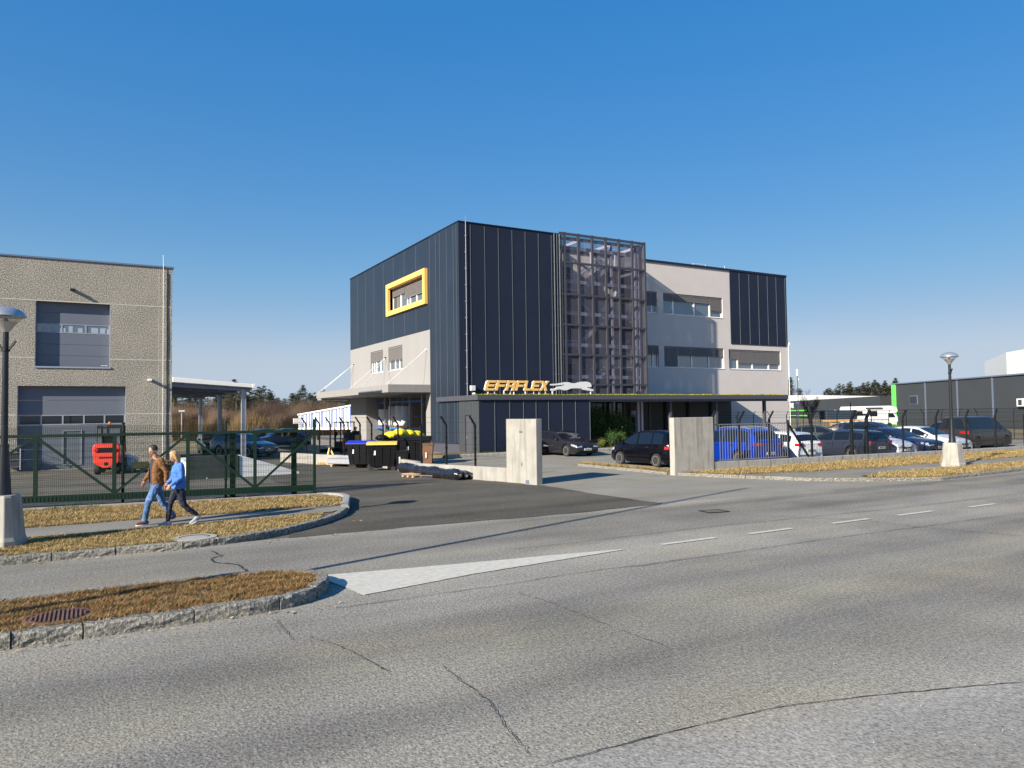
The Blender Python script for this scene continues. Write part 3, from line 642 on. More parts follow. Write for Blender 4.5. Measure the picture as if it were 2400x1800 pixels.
# entrance under the canopy
mb = MB(); holewall(mb, PF(.9), 8.0, 13.6, .25, 3.28); mb.build('entrance_glazing', m_gdark, bld)
mb = MB()
for x in (8.05, 9.9, 11.8, 13.6, 14.2, 16.0): mb.box(x-.05, x+.05, .8, .95, 0, 3.28)
mb.box(8, 13.6, .8, .95, 0, .25); mb.build('glazing_frame', m_fascia, bld)
mb = MB(); holewall(mb, PF(1.2), 13.65, TE+.7, 0, 3.28); mb.add([(TE+.7,1.2,0),(TE+.7,S,0),(TE+.7,S,3.28),(TE+.7,1.2,3.28)], [(0,1,2,3)]); mb.build('entrance_wall', m_greyhall, bld)
mb = MB(); mb.box(14.3, 15.4, 1.12, 1.19, 0, 2.6); o = mb.build('door', m_doorf, bld)
mb = MB(); mb.box(14.5, 14.85, 1.08, 1.115, .5, 2.3); mb.build('door_glass', m_gdark, o)
mb = MB(); holewall(mb, PF(S-.06), 16, CE+.1, .0, 3.28); mb.build('ground_floor_cladding', m_greyhall, bld)
for x in (17.0, 19.5, 21.9, 24.4): mb = MB(); mb.box(x-.12, x+.12, S-.16, S-.06, 0, 3.28); mb.build('dark_pilaster', m_black, bld)
for x in (15.29, 19.71, 24.76):
    mb = MB(); mb.box(x-.1, x+.1, -2.3, -2.1, 0, 3.28); mb.box(x-.16, x+.16, -2.36, -2.04, 0, .03); mb.build('canopy_column', m_fascia, bld, fix=True)
# floodlight on the corner
mb = MB(); mb.box(.62, .92, -.3, -.12, 4.0, 4.32); o = mb.build('floodlight', m_mint, bld); mb = MB(); mb.ball((.85,-.25,3.8), .11, 8, 0, (1.2,1,.7)); mb.tube([(.85,-.2,3.82),(.95,-.02,3.68)], .02); mb.build('camera_dome', m_mint, o)

# ---- canopy over the loading bay with its stays
mb = MB(); mb.box(-3.07, -.02, 4.62, 22.6, 4.04, 4.56); mb.box(-2.6, -.1, 22.6, 24, 3.9, 4.2, 0); mb.build('bay_canopy', m_fascia2, bld)
def stay(p, q):
    mb = MB(); mb.tube([p, q], .022, 6); mb.box(min(p[0],-.1), 0, p[1]-.06, p[1]+.06, p[2]-.06, p[2]+.06); mb.build('stay_rod', m_mint, bld)
for s in (21.6, 13.45, 5.3): stay((-.04,s,7.03), (-2.95,s,4.56))
stay((-.04,13.45,7.03), (-2.9,10.4,4.56)); stay((-.04,21.6,7.0), (-2.9,24,4.3)); 
# ---- rooftop sign on the canopy
FACE = CS+.25
def glyph(ch):
    E_ = [(0,.12),(.1,0),(.95,0),(.95,.22),(.27,.22),(.27,.39),(.88,.39),(.88,.61),(.27,.61),(.27,.78),(.95,.78),(.95,1),(.12,1),(0,.88)]
    F_ = [(0,0),(.27,0),(.27,.38),(.88,.38),(.88,.6),(.27,.6),(.27,.78),(.95,.78),(.95,1),(.12,1),(0,.88)]
    L_ = [(0,.12),(.1,0),(.85,0),(.85,.22),(.27,.22),(.27,1),(0,1)]
    X_ = [(0,0),(.31,0),(.5,.33),(.69,0),(1.0,0),(.66,.5),(1.0,1),(.69,1),(.5,.68),(.31,1),(0,1),(.34,.5)]
    A_ = [[(0,0),(.27,0),(.27,.999),(.12,1),(0,.88)], [(.27,.78),(.7,.78),(.7,1),(.27,1)], [(.27,.34),(.7,.34),(.7,.56),(.27,.56)], [(.7,0),(.97,0),(.97,.88),(.85,1),(.7,1)]]
    return {'E':[E_],'F':[F_],'L':[L_],'X':[X_],'A':A_}[ch]
za8 = lambda x, y: atv(1100+x/6.9125, 860+y/6.9125, BV+FACE)
pA, pB = za8(245, 380), za8(1270, 385); zt = za8(300, 216).z; zb0 = (pA.z+pB.z)/2
H8 = zt-zb0; x0 = pA.x-BU
sign = thing('roof_sign', 'yellow slanted letters EFAFLEX on white posts above the canopy edge', 'sign', (BU, BV, 0))
starts = [245, 412, 582, 738, 880, 1000, 1130]; wid = [.95,.95,.97,.95,.85,.95,1.0]
for i, ch in enumerate('EFAFLEX'):
    xs = za8(starts[i], 380).x-BU; xe = (za8(starts[i+1], 380).x-BU) if i < 6 else pB.x-BU; w = (xe-xs)*(.97 if i < 6 else 1)/wid[i]*.92; sh = .30*H8
    for nm, m_, d0, d1, dx in (('letter_side', m_mint, 0.0, .13, -.012), ('letter', m_yellow, -.03, 0.0, 0)):
        mb = MB()
        for g in glyph(ch): mb.prism([(xs+dx+a*w+b*sh, zb0+b*H8) for a, b in g], FACE+d0, FACE+d1, lambda x, y, h: (x, h, y))
        if nm == 'letter_side': side = mb
        else: lt = mb.build('letter', m_, sign, fix=True); side.build('letter_side', m_mint, lt, fix=True)
for px in (312, 415, 570, 672, 730, 917, 1050, 1137, 1240):
    x = za8(px, 400).x-BU; mb = MB(); mb.box(x-.03, x+.03, FACE+.04, FACE+.1, 3.62, zb0+.02); mb.build('post', m_mint, sign)
cat = [(1312,282),(1330,275),(1420,270),(1520,252),(1560,245),(1610,248),(1650,262),(1720,265),(1770,250),(1820,240),(1880,237),(1930,245),(1960,262),(1978,300),(1975,322),(1940,330),(1900,320),(1915,338),(1960,352),(2000,362),(2012,375),(2005,390),(1980,392),(1900,378),(1830,368),(1815,348),(1700,345),(1640,350),(1590,372),(1540,380),(1500,370),(1450,360),(1400,372),(1360,388),(1325,380),(1318,368),(1340,352),(1390,350),(1430,320),(1500,308),(1535,296),(1545,284),(1500,290),(1330,302),(1312,292)]
pan = thing('panther_sign', 'white silhouette of a leaping big cat right of the yellow letters', 'sign', (BU, BV, 0))
mb = MB(); mb.prism([(za8(*p).x-BU, za8(*p).z) for p in cat], FACE-.02, FACE+.1, lambda x, y, h: (x, h, y)); mb.build('silhouette', m_mint, pan, fix=True)
for px, py in ((1350,385),(1970,388)):
    q = za8(px, py); x = q.x-BU; mb = MB(); mb.box(x-.03, x+.03, FACE+.01, FACE+.07, 3.62, q.z+.03); mb.build('post', m_mint, pan)

# ------------------------------------------------------------------ gravel faced hall on the left
HU, HV = 3.77, 43.65
hall = thing('industrial_hall', 'tall hall faced in washed gravel panels with two sectional doors', 'building', (HU, HV, 0))
ud = (-6.22, -2.93, 5.2, 8.49); lo = (-6.93, -2.18, .02, 4.21)
mb = MB(); P = PF(0); holewall(mb, P, -20, 0, 0, 10.62, [ud, lo], .38); holewall(mb, PL(0), 0, 5, 0, 10.62)
mb.add([(-20,5,0),(0,5,0),(0,5,10.62),(-20,5,10.62)], [(3,2,1,0)]); mb.add([(-20,0,10.5),(0,0,10.5),(0,5,10.5),(-20,5,10.5)], [(0,1,2,3)])
mb.v = [(v[0], v[1], v[2]) for v in mb.v]; mb.build('gravel_wall', m_hall, hall)
mb = MB()
for z in (8.5, 5.62, 2.77):
    for a, b in ((-20, ud[0]), (ud[1], -.03)) if z > 3 and z < 8.49 else ((-20, lo[0]), (lo[1], -.03)) if z < 3 else ((-20, -.03),): pbox(mb, P, a, b, z-.025, z+.025, -.008, .01)
pbox(mb, P, -.655, -.63, 0, 10.6, -.004, .01); mb.build('panel_joint', M('joint_mortar', (.5,.47,.4), .9), hall)
mb = MB(); pbox(mb, P, -20.1, .08, 10.62, 10.7, -.06, .2); mb.box(-.1, .08, .2, 5, 10.62, 10.7); mb.build('roof_trim', m_zinc, hall)
mb = MB(); mb.tube([(-.44,-.07,0),(-.44,-.07,10.8)], .016); mb.tube([(-.44,-.07,10.7),(-.46,-.07,11.3)], .014)
for z in np.arange(.5, 10.6, .95): mb.tube([(-.44,-.06,z),(-.26,-.01,z-.05)], .012, 5)
mb.build('lightning_conductor', m_mint, hall)
mb = MB(); pts = [(-.24+.02*math.sin(z*2.1), -.03, z) for z in np.arange(.2, 10.6, .35)]; mb.tube(pts, .014, 5); mb.build('cable', m_blackm, hall)
def secdoor(o, zs, gz, nw, wicket=None):
    mb = MB(); u0, u1, z0, z1 = o
    for a, b in zip(zs[:-1], zs[1:]):
        if abs(a-gz[0]) < .01: continue
        pbox(mb, P, u0+.02, u1-.02, a+.006, b-.006, .33, .37)
    d = mb.build('sectional_door', m_door, hall); mb = MB(); w = (u1-u0-.1)/nw
    pbox(mb, P, u0+.03, u1-.03, gz[0]+.005, gz[0]+.05, .32, .37); pbox(mb, P, u0+.03, u1-.03, gz[1]-.05, gz[1]-.005, .32, .37)
    for k in range(nw+1): x = u0+.05+w*k; pbox(mb, P, x-.035, x+.035, gz[0]+.05, gz[1]-.05, .32, .37)
    mb.build('window_frame', m_doorf, d)
    mb = MB(); pbox(mb, P, u0+.03, u1-.03, gz[0]+.05, gz[1]-.05, .345, .36); mb.build('glass', m_gdark if nw == 5 else m_glass, d)
    mb = MB(); pbox(mb, P, u0, u0+.03, z0, z1, .02, .34); pbox(mb, P, u1-.03, u1, z0, z1, .02, .34); mb.build('guide', m_doorf, d)
    if wicket:
        mb = MB(); a, b, c, e = wicket
        for q in ((a,a+.05,c,e),(b-.05,b,c,e),(a+.05,b-.05,c,c+.05),(a+.05,b-.05,e-.05,e)): pbox(mb, P, *q, .29, .328)
        wk = mb.build('wicket_door', m_alu, d); 
    return d
d = secdoor(ud, [5.22,5.78,6.35,6.92,7.41,7.95,8.49], (6.92,7.41), 3)
mb = MB(); pbox(mb, P, -6.25, -2.9, 5.12, 5.2, -.05, .4); mb.build('sill', m_doorf, d, fix=True)
r_ = random.Random(3); m_card = M('pale_cardboard', (.3,.36,.44), .8)
for a in (-5.95,-5.6,-5.2,-4.8,-4.4,-3.8,-3.4,-3.15): mb = MB(); pbox(mb, P, a, a+r_.uniform(.18,.32), 6.98, 6.98+r_.uniform(.2,.34), .335, .342); mb.build('box_behind_glass', m_card, d)
mb = MB(); pbox(mb, P, -3.35, -3.05, 5.28, 5.31, .325, .329); mb.build('maker_plate', m_mint, d)
secdoor(lo, [.04,.55,1.05,1.6,2.25,2.76,3.5,4.2], (2.25,2.76), 5, (-5.02,-4.17,.2,1.97))
m_greenb = M('green_guide_paint', (.02,.4,.18), .5)
mb = MB(); pbox(mb, P, -2.186, -2.18, .9, 4.2, .02, .33); mb.build('door_edge_trim', m_greenb, hall)
for (x, z), m_ in (((-4.61,9.12), m_blackm), ((-1.05,4.57), m_mint)):
    mb = MB(); mb.box(x-.13, x+.08, -.24, 0, z-.05, z+.04); mb.box(x-.1, x+.05, -.34, -.24, z-.08, z+.0); mb.build('wall_lamp', m_, hall, fix=True)

# lean-to shed roof on steel columns beside the hall
sh = thing('shelter_roof', 'open shelter with pale sloping roof edge on steel columns beside the hall', 'shelter', (HU, HV, 0))
mb = MB(); n = 26
def rz(x): return 4.72-.085*x
vs = [(x, y, rz(x)+dz) for x in (.02, 4.15) for y in (-.25, 20) for dz in (-.27, 0)]
mb.add([(.02,-.25,rz(0)-.27),(4.15,-.25,rz(4.15)-.2),(4.15,20,rz(4.15)-.2),(.02,20,rz(0)-.27),(.02,-.25,rz(0)),(4.15,-.25,rz(4.15)),(4.15,20,rz(4.15)),(.02,20,rz(0))],
       [(3,2,1,0),(4,5,6,7),(0,1,5,4),(1,2,6,5),(2,3,7,6),(3,0,4,7)])
mb.box(4.12, 4.3, -.28, 20.02, rz(4.2)-.22, rz(4.2)+.02); mb.build('roof', m_mint, sh, bevel=.02)
mb = MB()
for y in (.4, 4.6, 9, 13.5, 19.5): mb.bar((.05,y,rz(0)-.4),(4.1,y,rz(4.1)-.3), .12, .2)
for x in (.6, 1.8, 2.9, 3.9): mb.bar((x,.1,rz(x)-.27),(x,19.9,rz(x)-.27), .08, .1)
mb.build('rafters', m_zinc, sh)
for y in (.35, 9.3, 19.3):
    mb = MB(); mb.box(3.62,3.64,y-.12,y+.12,0,4.1); mb.box(3.84,3.86,y-.12,y+.12,0,4.1); mb.box(3.64,3.84,y-.012,y+.012,0,4.1); mb.box(3.55,3.93,y-.18,y+.18,0,.03); mb.build('column', m_steel, sh)
for y in (19.3,): mb = MB(); mb.box(.3,.5,y-.1,y+.1,0,4.2); mb.tube([(.75,y,0),(.75,y,4.2)], .05); mb.build('column', m_steel, sh)

# white flank walls of the sunken ramp
def flankwall(name, label, pts, h0, h1, th=.25):
    a, b = Vector(pts[0]), Vector(pts[1]); d = (b-a).normalized(); s = Vector((-d.y, d.x))*th; mb = MB()
    q = lambda p, z: (p.x, p.y, z)
    mb.add([q(a,-.02),q(b,-.02),q(b+s,-.02),q(a+s,-.02),q(a,h0),q(b,h1),q(b+s,h1),q(a+s,h0)], [(3,2,1,0),(4,5,6,7),(0,1,5,4),(1,2,6,5),(2,3,7,6),(3,0,4,7)])
    return tag(mb.build(name, m_mint, bevel=.02), label, 'low wall')
a, b = G(561, 1118), G(702, 1110); flankwall('ramp_wall', 'white concrete ramp wall sloping down to the ground behind the green gate', (a.xy, b.xy), .93, .08, .35)
a0, b0 = G(442, 1124), G(559.5, 1118.3); m_white_, m_mint_ = m_mint, m_mint; o = flankwall('ramp_wall', 'retaining wall of the ramp, coloured dark for shade, between the woman and the white ramp wall', (a0.xy, b0.xy), .95, .93, .3); o.data.materials.clear(); o.data.materials.append(M('shade_toned_concrete', (.02,.028,.03), .8, 0, .3, 3))  # shade on this stretch of ramp wall is put into its dark colour
a, b = G(418, 1112), G(484, 1122); flankwall('ramp_wall', 'small wedge of white concrete ramp wall behind the woman in blue', (a.xy, b.xy), .75, .06, .8)

# ------------------------------------------------------------------ green sliding gate
ga, gb = Vector((-1.95, 25.72)), Vector((6.42, 24.1)); gd = (gb-ga); GL = gd.length; ang = math.atan2(gd.y, gd.x)
gate = thing('sliding_gate', 'long dark green steel sliding gate with mesh infill and diagonal braces', 'gate', (ga.x, ga.y, .0), ang)
def gx(px): p, k = crossline(px, ga, gb); return k*GL
g0 = -1.6; gm = [gx(82.5), gx(267.6), gx(439.7), gx(597.4)]; ge = gx(740.6); Z0, Z1 = .12, 2.1
mb = MB(); mb.box(g0-1.5, ge, -.04, .04, Z0, Z0+.2); mb.box(g0-1.5, ge, -.04, .04, Z1-.08, Z1); mb.box(ge-.09, ge, -.042, .042, 0.02, Z1+.34)
for x in gm: mb.box(x-.05, x+.05, -.038, .038, Z0+.2, Z1-.08)
mb.build('gate_frame', m_green, gate)
br = [(gx(267.6),Z0+.2,gx(85),Z1-.1),(gx(267.6)+.02,Z0+.2,gx(437),Z1-.1),(gx(442),Z1-.1,gx(595),Z0+.2),(gx(600),Z0+.2,gx(738),Z1-.1),(gx(80),Z1-.1,gx(80)-2.2,Z0+.4)]
for x0, z0, x1, z1 in br: mb = MB(); mb.bar((x0,-.005,z0),(x1,-.005,z1), .06, .07); mb.build('brace', m_green, gate)
mb = MB(); z_ = Z0+.2
for x in np.arange(g0-1.4, ge-.1, .05): mb.box(x-.0036, x+.0036, .041, .047, z_-.1, Z1+.2)
z = z_+.05
while z < Z1+.2:
    for dz in (0, .045): mb.box(g0-1.4, ge-.1, .036, .041, z+dz-.0035, z+dz+.0035); mb.box(g0-1.4, ge-.1, .047, .052, z+dz-.0035, z+dz+.0035)
    z += .2 if z < Z1-.2 else .1
mb.build('wire_mesh', m_green, gate)
mb = MB()
for x in np.arange(g0-1.4, ge-.1, .1): mb.box(x-.012, x+.012, -.05, -.04, Z0+.04, Z0+.16)
mb.build('rack', m_green, gate)
gp = lambda px, y: (ga+gd.normalized()*gx(px)+Vector((-gd.y, gd.x)).normalized()*y)
for px, h, w, lab in ((544.7,2.1,.17,'thick green guide post behind the middle of the sliding gate'),(689.7,2.12,.17,'thick green guide post behind the right end of the sliding gate')):
    p = gp(px, .22); t = thing('gate_post', lab, 'post', (p.x, p.y, 0), ang)
    mb = MB(); mb.box(-w/2, w/2, -w/2, w/2, 0, h); mb.build('post', m_green, t, bevel=.01); mb = MB(); mb.box(-.06, .06, -.2, -w/2, h-.16, h-.06); mb.box(-.2,.2,-.15,.15,0,.02); mb.build('bracket', m_green, t)
for px, lab in ((283.5,'slim green post rising above the gate in front of the red forklift'),(528,'slim green post rising above the gate left of the thick guide post')):
    p = gp(px, .3); t = thing('gate_post', lab, 'post', (p.x, p.y, 0), ang)
    mb = MB(); mb.tube([(0,0,0),(0,0,2.42)], .04, 10); mb.build('post', m_green, t); mb = MB()
    for z in (.55, 1.3, 2.15, 2.38): mb.lathe([(.05,0),(.055,.02),(.05,.04)], (0,0,z), 10)
    mb.build('collar', m_green, t)

# ------------------------------------------------------------------ concrete pillars and low walls
def slab(name, label, quad, h, m, cat='wall', z0=-.05, dz=0):
    mb = MB(); mb.add([(*q, z0) for q in quad]+[(*q, h+(i_ in (1,2))*dz) for i_, q in enumerate(quad)], [(3,2,1,0),(4,5,6,7),(0,1,5,4),(1,2,6,5),(2,3,7,6),(3,0,4,7)])
    return tag(mb.build(name, m, bevel=.015, fix=True), label, cat)
pl = slab('concrete_pillar', 'pale concrete gate pillar marked 11A standing left of the entrance', [(13.7,22.38),(13.98,22.44),(13.66,24.05),(13.38,23.99)], 2.33, m_white, 'pillar')
pr = slab('concrete_pillar', 'stained grey concrete gate wall standing right of the entrance', [(20.02,22.27),(22.14,22.27),(22.14,22.55),(20.02,22.55)], 2.28, m_conc, 'pillar')
me = text_mesh('11A', .11, .006); me.materials.append(m_black); o = bpy.data.objects.new('house_number', me); C.collection.objects.link(o); o.parent = pl
q = Vector((13.535, 23.20)); nrm = Vector((-.98,-.2)); yy = math.atan2(-(13.38-13.7), 0)
o.matrix_world = Matrix.Translation((13.545-.012, 23.18, 1.86)) @ Matrix.Rotation(math.atan2(22.38-23.99, 13.7-13.38), 4, 'Z') @ Matrix.Rotation(PI/2, 4, 'X')
mb = MB(); mb.obox((13.545,23.15,.7),(.004,-.02,0),(.01,.002,0),(0,0,.06)); mb.obox((13.6,22.86,.08),(.016,-.08,0),(.012,.003,0),(0,0,.06)); mb.build('fitting', m_zinc, pl)
WL = [(13.45,23.95),(12.75,25.95),(11.8,28.6),(12.2,30.2),(12.25,34.2),(11.5,35.8),(10.35,38.7),(9.2,42.4)]
def lowwall(name, label, pts, h, th, m):
    P_ = [Vector(p) for p in pts]; I = offset(pts, -th); mb = MB(); n = len(P_)
    vs = []
    for a, b in zip(P_, I): vs += [(a.x,a.y,-.05),(b.x,b.y,-.05),(b.x,b.y,h),(a.x,a.y,h)]
    fs = [(i*4+c, (i+1)*4+c, (i+1)*4+(c+1)%4, i*4+(c+1)%4) for i in range(n-1) for c in range(4)]
    mb.add(vs, fs+[(3,2,1,0),((n-1)*4,(n-1)*4+1,(n-1)*4+2,(n-1)*4+3)]); return tag(mb.build(name, m, bevel=.012, fix=True), label, 'wall')
lowwall('low_wall', 'low pale concrete wall running back from the left gate pillar past the bins', WL, .52, .22, m_white)
slab('low_wall', 'low stained concrete wall carrying the black railing and fence beside the car park', [(22.14,22.3),(70,21.6),(70,21.85),(22.14,22.52)], .44, m_wallstain, 'wall', dz=-.30)

# fence posts with cranked tips
def cranked(mb_, h, arm, r=.03, dirx=1, diry=0):
    mb_.box(-r, r, -r, r, 0, h); mb_.bar((0,0,h-.02),(dirx*arm*.75,diry*arm*.75,h+arm*.8), r*1.9, r*1.9)
    for z in np.arange(.25, h, .42): mb_.box(-r-.012, r+.012, -r-.014, r+.014, z, z+.05)
lf = thing('yard_fence', 'black cranked fence posts and wires standing on the low wall left of the entrance', 'fence', (0,0,0))
last = None
for px in (1110.8, 1043.2, 984.5, 929.8, 895, 868, 840.8, 803.4, 770.6, 745.8, 714):
    best = None
    for a, b in zip(WL[:-1], WL[1:]):
        p, k = crossline(px, a, b)
        if -.02 <= k <= 1.02: best = p
    if best is None: continue
    mb = MB(); cranked(mb, 1.62, .42, .032, -.8, -.1); o = mb.build('post', m_blackm, lf); o.location = (best.x+.08, best.y+.02, .5)
for z in (.9, 1.35, 1.8, 2.2):
    mb = MB(); mb.tube([(x+.1, y+.03, z) for x, y in WL], .004, 4); mb.build('wire', m_blackm, lf)
mb = MB(); mb.tube([(x-.2, y, 2.42) for x, y in WL[1:]], .004, 4); mb.build('wire', m_blackm, lf)
# railing with vertical bars right of the entrance
wy = lambda x: 22.42-(x-22.14)*.0147
m_bar = M('grey_bar_paint', (.16,.165,.18), .5)
rf = thing('bar_railing', 'grey steel railing of thin vertical bars in front of the blue car', 'railing', (0,0,0))
xa, _ = crossline(1674, (22.1,wy(22.1)), (60,wy(60))); xb, _ = crossline(1849, (22.1,wy(22.1)), (60,wy(60)))
mb = MB()
x = xa.x+.06
while x < xb.x: mb.box(x-.008, x+.008, wy(x)-.008, wy(x)+.008, .48, 1.96); x += .148
mb.build('bars', m_bar, rf)
for z in (.48, 1.96): mb = MB(); mb.bar((xa.x,wy(xa.x),z),(xb.x,wy(xb.x),z), .04, .04); mb.build('rail', m_bar, rf)
mb = MB(); mb.box(xb.x-.04, xb.x+.04, wy(xb.x)-.04, wy(xb.x)+.04, .4, 2.08); mb.build('end_post', m_blackm, rf)
mb = MB(); p2, _ = crossline(1896, (22.1,wy(22.1)), (60,wy(60))); mb.bar((xb.x,wy(xb.x),1.95),(p2.x,wy(p2.x),.42), .07, .07); mb.build('brace', m_blackm, rf)
cf = thing('car_park_fence', 'black mesh fence with cranked posts on the low wall along the car park', 'fence', (0,0,0))
for px, wd in ((1670,.04),(1737.8,.035),(1807,.03),(1906.8,.035),(2001,.055),(2036,.055),(2121,.035),(2199,.035),(2269.4,.035),(2337,.035),(2405,.035)):
    p, _ = crossline(px, (22.1,wy(22.1)), (70,wy(70))); mb = MB(); cranked(mb, 1.72, .45, wd, 1, .1); o = mb.build('post', m_blackm, cf); o.location = (p.x, p.y+.06, .43-.006*(p.x-22))
qa, _ = crossline(2001, (22.1,wy(22.1)), (70,wy(70))); qb, _ = crossline(2036, (22.1,wy(22.1)), (70,wy(70)))
mb = MB(); mb.bar((qa.x,qa.y,2.24),(qb.x,qb.y,2.24), .08, .08); mb.bar((qa.x,qa.y,1.7),(qb.x,qb.y,1.7), .05, .05); mb.build('cross_bar', m_blackm, cf)
mb = MB(); x0 = xb.x+.1
for x in np.arange(x0, 52, .1): mb.box(x-.004, x+.004, wy(x)+.07, wy(x)+.078, .45, 2.1)
for z in (.7,.95,1.2,1.45,1.7,1.95,2.2): mb.add([(x0,wy(x0)+.08,z-.004),(52,wy(52)+.08,z-.004),(52,wy(52)+.08,z+.004),(x0,wy(x0)+.08,z+.004)], [(0,1,2,3)])
mb.build('wire_mesh', m_blackm, cf)
for dx, z in ((.2,2.3),(.33,2.45)): mb = MB(); mb.tube([(x0+dx,wy(x0)+.06,z),(54,wy(54)+.06,z)], .008, 4); mb.build('wire', m_blackm, cf)
# far fence of the neighbouring plot
nf = thing('plot_fence', 'thin dark mesh fence with cranked posts in front of the far grey hall', 'fence', (0,0,0))
fa, fb = atd(1690, 1000, 62), atd(2420, 1000, 58)
for k in range(19):
    p = fa.lerp(fb, k/18); mb = MB(); cranked(mb, 2.1, .4, .02, 1 if k % 3 else -1, .2); o = mb.build('post', m_blackm, nf); o.location = (p.x, p.y, 0)
mb = MB()
for z in (.4,.9,1.4,1.9,2.1,2.35): mb.tube([(fa.x,fa.y,z),(fb.x,fb.y,z)], .009, 4)
mb.build('wire', m_blackm, nf)

# ------------------------------------------------------------------ street lamps
def lamp(loc, label, arms, sc=.95, bs=1.0):
    t = thing('street_lamp', label, 'street lamp', loc, 0, 'street lamps on concrete bases')
    mb = MB(); s2 = math.sqrt(2)
    pr_ = [(r*bs, z) for r, z in ((.42,-.05),(.42,.12),(.39,.2),(.31,1.0),(.28,1.05))]; k = len(pr_); vs = []; fs = []
    for r, z in pr_:
        c = r*.62; vs += [(r,-c,z),(r,c,z),(c,r,z),(-c,r,z),(-r,c,z),(-r,-c,z),(-c,-r,z),(c,-r,z)]
    for i in range(k-1): fs += [(i*8+j, i*8+(j+1)%8, (i+1)*8+(j+1)%8, (i+1)*8+j) for j in range(8)]
    fs += [tuple(range(7,-1,-1)), tuple((k-1)*8+j for j in range(8))]; mb.add(vs, fs); mb.build('concrete_base', m_conc, t, bevel=.015)
    mb = MB(); mb.lathe([(.145,1.03),(.14,1.06),(.105,1.6),(.078,2.05)], n=20); mb.lathe([(.088,2.05),(.088,2.1)], n=20); mb.lathe([(.066,2.1),(.055,4.22),(.055,4.5)], n=16); mb.build('pole', m_lampm, t, smooth=40)
    mb = MB()
    for a in arms: mb.bar((.05*a,0,4.07),(.2*a,0,4.26), .035, .045)
    mb.lathe([(.075,4.04),(.075,4.09)], n=14); mb.build('flag_bracket', m_blackm, t)
    mb = MB(); mb.lathe([(.06,4.45),(.12,4.55),(.21,4.66)], n=28, capt=False); mb.lathe([(.001,4.99),(.12,4.975),(.24,4.93),(.32,4.87),(.365,4.79),(.37,4.775),(.34,4.775),(.1,4.80)], n=36, capb=False, capt=False); hd = mb.build('lamp_head', m_alu, t, smooth=40)
    mb = MB(); mb.lathe([(.205,4.66),(.345,4.775)], n=36, capb=False, capt=False); mb.build('diffuser', m_lens, hd, smooth=180)
    mb = MB(); mb.lathe([(.04,4.6),(.05,4.68),(.03,4.74),(.001,4.76)], n=12); mb.build('bulb', m_black, hd)
    t.scale = (sc, sc, sc); t.rotation_euler = (0, 0, -.45 if bs < 1 else 0)
    return t
m_lens = veil('clear_lens', (.55,.56,.58), .35)
p = G(2234, 1094, .1); lamp((p.x, p.y, .1), 'street lamp on a white concrete base in front of the parked cars', (1,))
p = G(7, 1279, .12); lamp((p.x, p.y, .12), 'street lamp cut by the left edge of the photo, by the green gate', (1,-1), .93, .86)
# tall lighting mast just outside the frame: its shadow crosses the road
t = thing('lighting_mast', 'tall slim steel lighting mast beside the traffic island', 'lamp post', (-5.6, 9.62, 0))
mb = MB(); mb.lathe([(.12,0),(.12,.6),(.085,.65),(.06,11.9)], n=16); mb.build('pole', m_steel, t, smooth=40)

# ------------------------------------------------------------------ background buildings
nb = thing('grey_hall', 'dark grey metal clad hall with a lime green corner strip', 'building', (0,0,0))
A_, B_ = atd(2095, 900, 115), atd(2400, 877.8, 85); top_ = A_.z; d = (Vector((B_.x, B_.y))-Vector((A_.x, A_.y))); A2 = Vector((A_.x, A_.y)); E2 = A2+d*1.6; back = Vector((-d.y, d.x)).normalized()*-1
if back.x < 0: back = -back
q = lambda p, z: (p.x, p.y, z)
mb = MB(); W3 = [A2, E2, E2+back*30, A2+back*30]
for i in range(4): a, b = W3[i], W3[(i+1)%4]; mb.add([q(a,-.1),q(b,-.1),q(b,top_),q(a,top_)], [(3,2,1,0)])
mb.add([q(w, top_-.3) for w in W3], [(0,1,2,3)]); mb.build('metal_wall', m_greyhall, nb)
n2 = -back; dn = d.normalized()
def onw(px, py): # point on that wall
    r1 = ray(px, py); den = r1.x*n2.x+r1.y*n2.y; k = (A2.x*n2.x+A2.y*n2.y)/den; return Vector((r1.x*k, r1.y*k, EYE+r1.z*k))
mb = MB(); c = A2; mb.obox((c.x-n2.x*-.05+dn.x*.0, c.y+n2.y*.05, top_/2), q(dn*.55, 0), q(n2*.12, 0), (0,0,top_/2+.1)); mb.build('green_corner_strip', m_greenl, nb)
mb = MB()
for px in (2168, 2243, 2326):
    p = onw(px, 900); mb.obox((p.x+n2.x*.03, p.y+n2.y*.03, top_/2), q(dn*.12,0), q(n2*.04,0), (0,0,top_/2))
mb.obox((A2.x+dn.x*20+n2.x*.1, A2.y+dn.y*20+n2.y*.1, top_), q(dn*20.5,0), q(n2*.12,0), (0,0,.08)); mb.build('downpipes_and_eaves', m_zinc, nb)
a, b = onw(2134, 929), onw(2150.5, 946); c = (a+b)/2
mb = MB(); mb.obox(c+Vector((n2.x*.05,n2.y*.05,0)), q(dn*((b.xy-a.xy).length/2+.1),0), q(n2*.05,0), (0,0,abs(a.z-b.z)/2+.1)); w_ = mb.build('window', m_zinc, nb)
mb = MB(); mb.obox(c+Vector((n2.x*.11,n2.y*.11,0)), q(dn*((b.xy-a.xy).length/2),0), q(n2*.02,0), (0,0,abs(a.z-b.z)/2)); mb.build('glass', m_gdark, w_)
c = onw(2402, 943); t = thing('air_conditioner', 'white air conditioner unit on the grey hall at the right edge', 'air conditioner', c)
mb = MB(); mb.obox((n2.x*.3,n2.y*.3,0), q(dn*.6,0), q(n2*.25,0), (0,0,.45)); mb.build('casing', m_mint, t); mb = MB(); mb.obox((n2.x*.56,n2.y*.56,0), q(dn*.3,0), q(n2*.02,0), (0,0,.32)); mb.build('grille', m_greyhall, t)
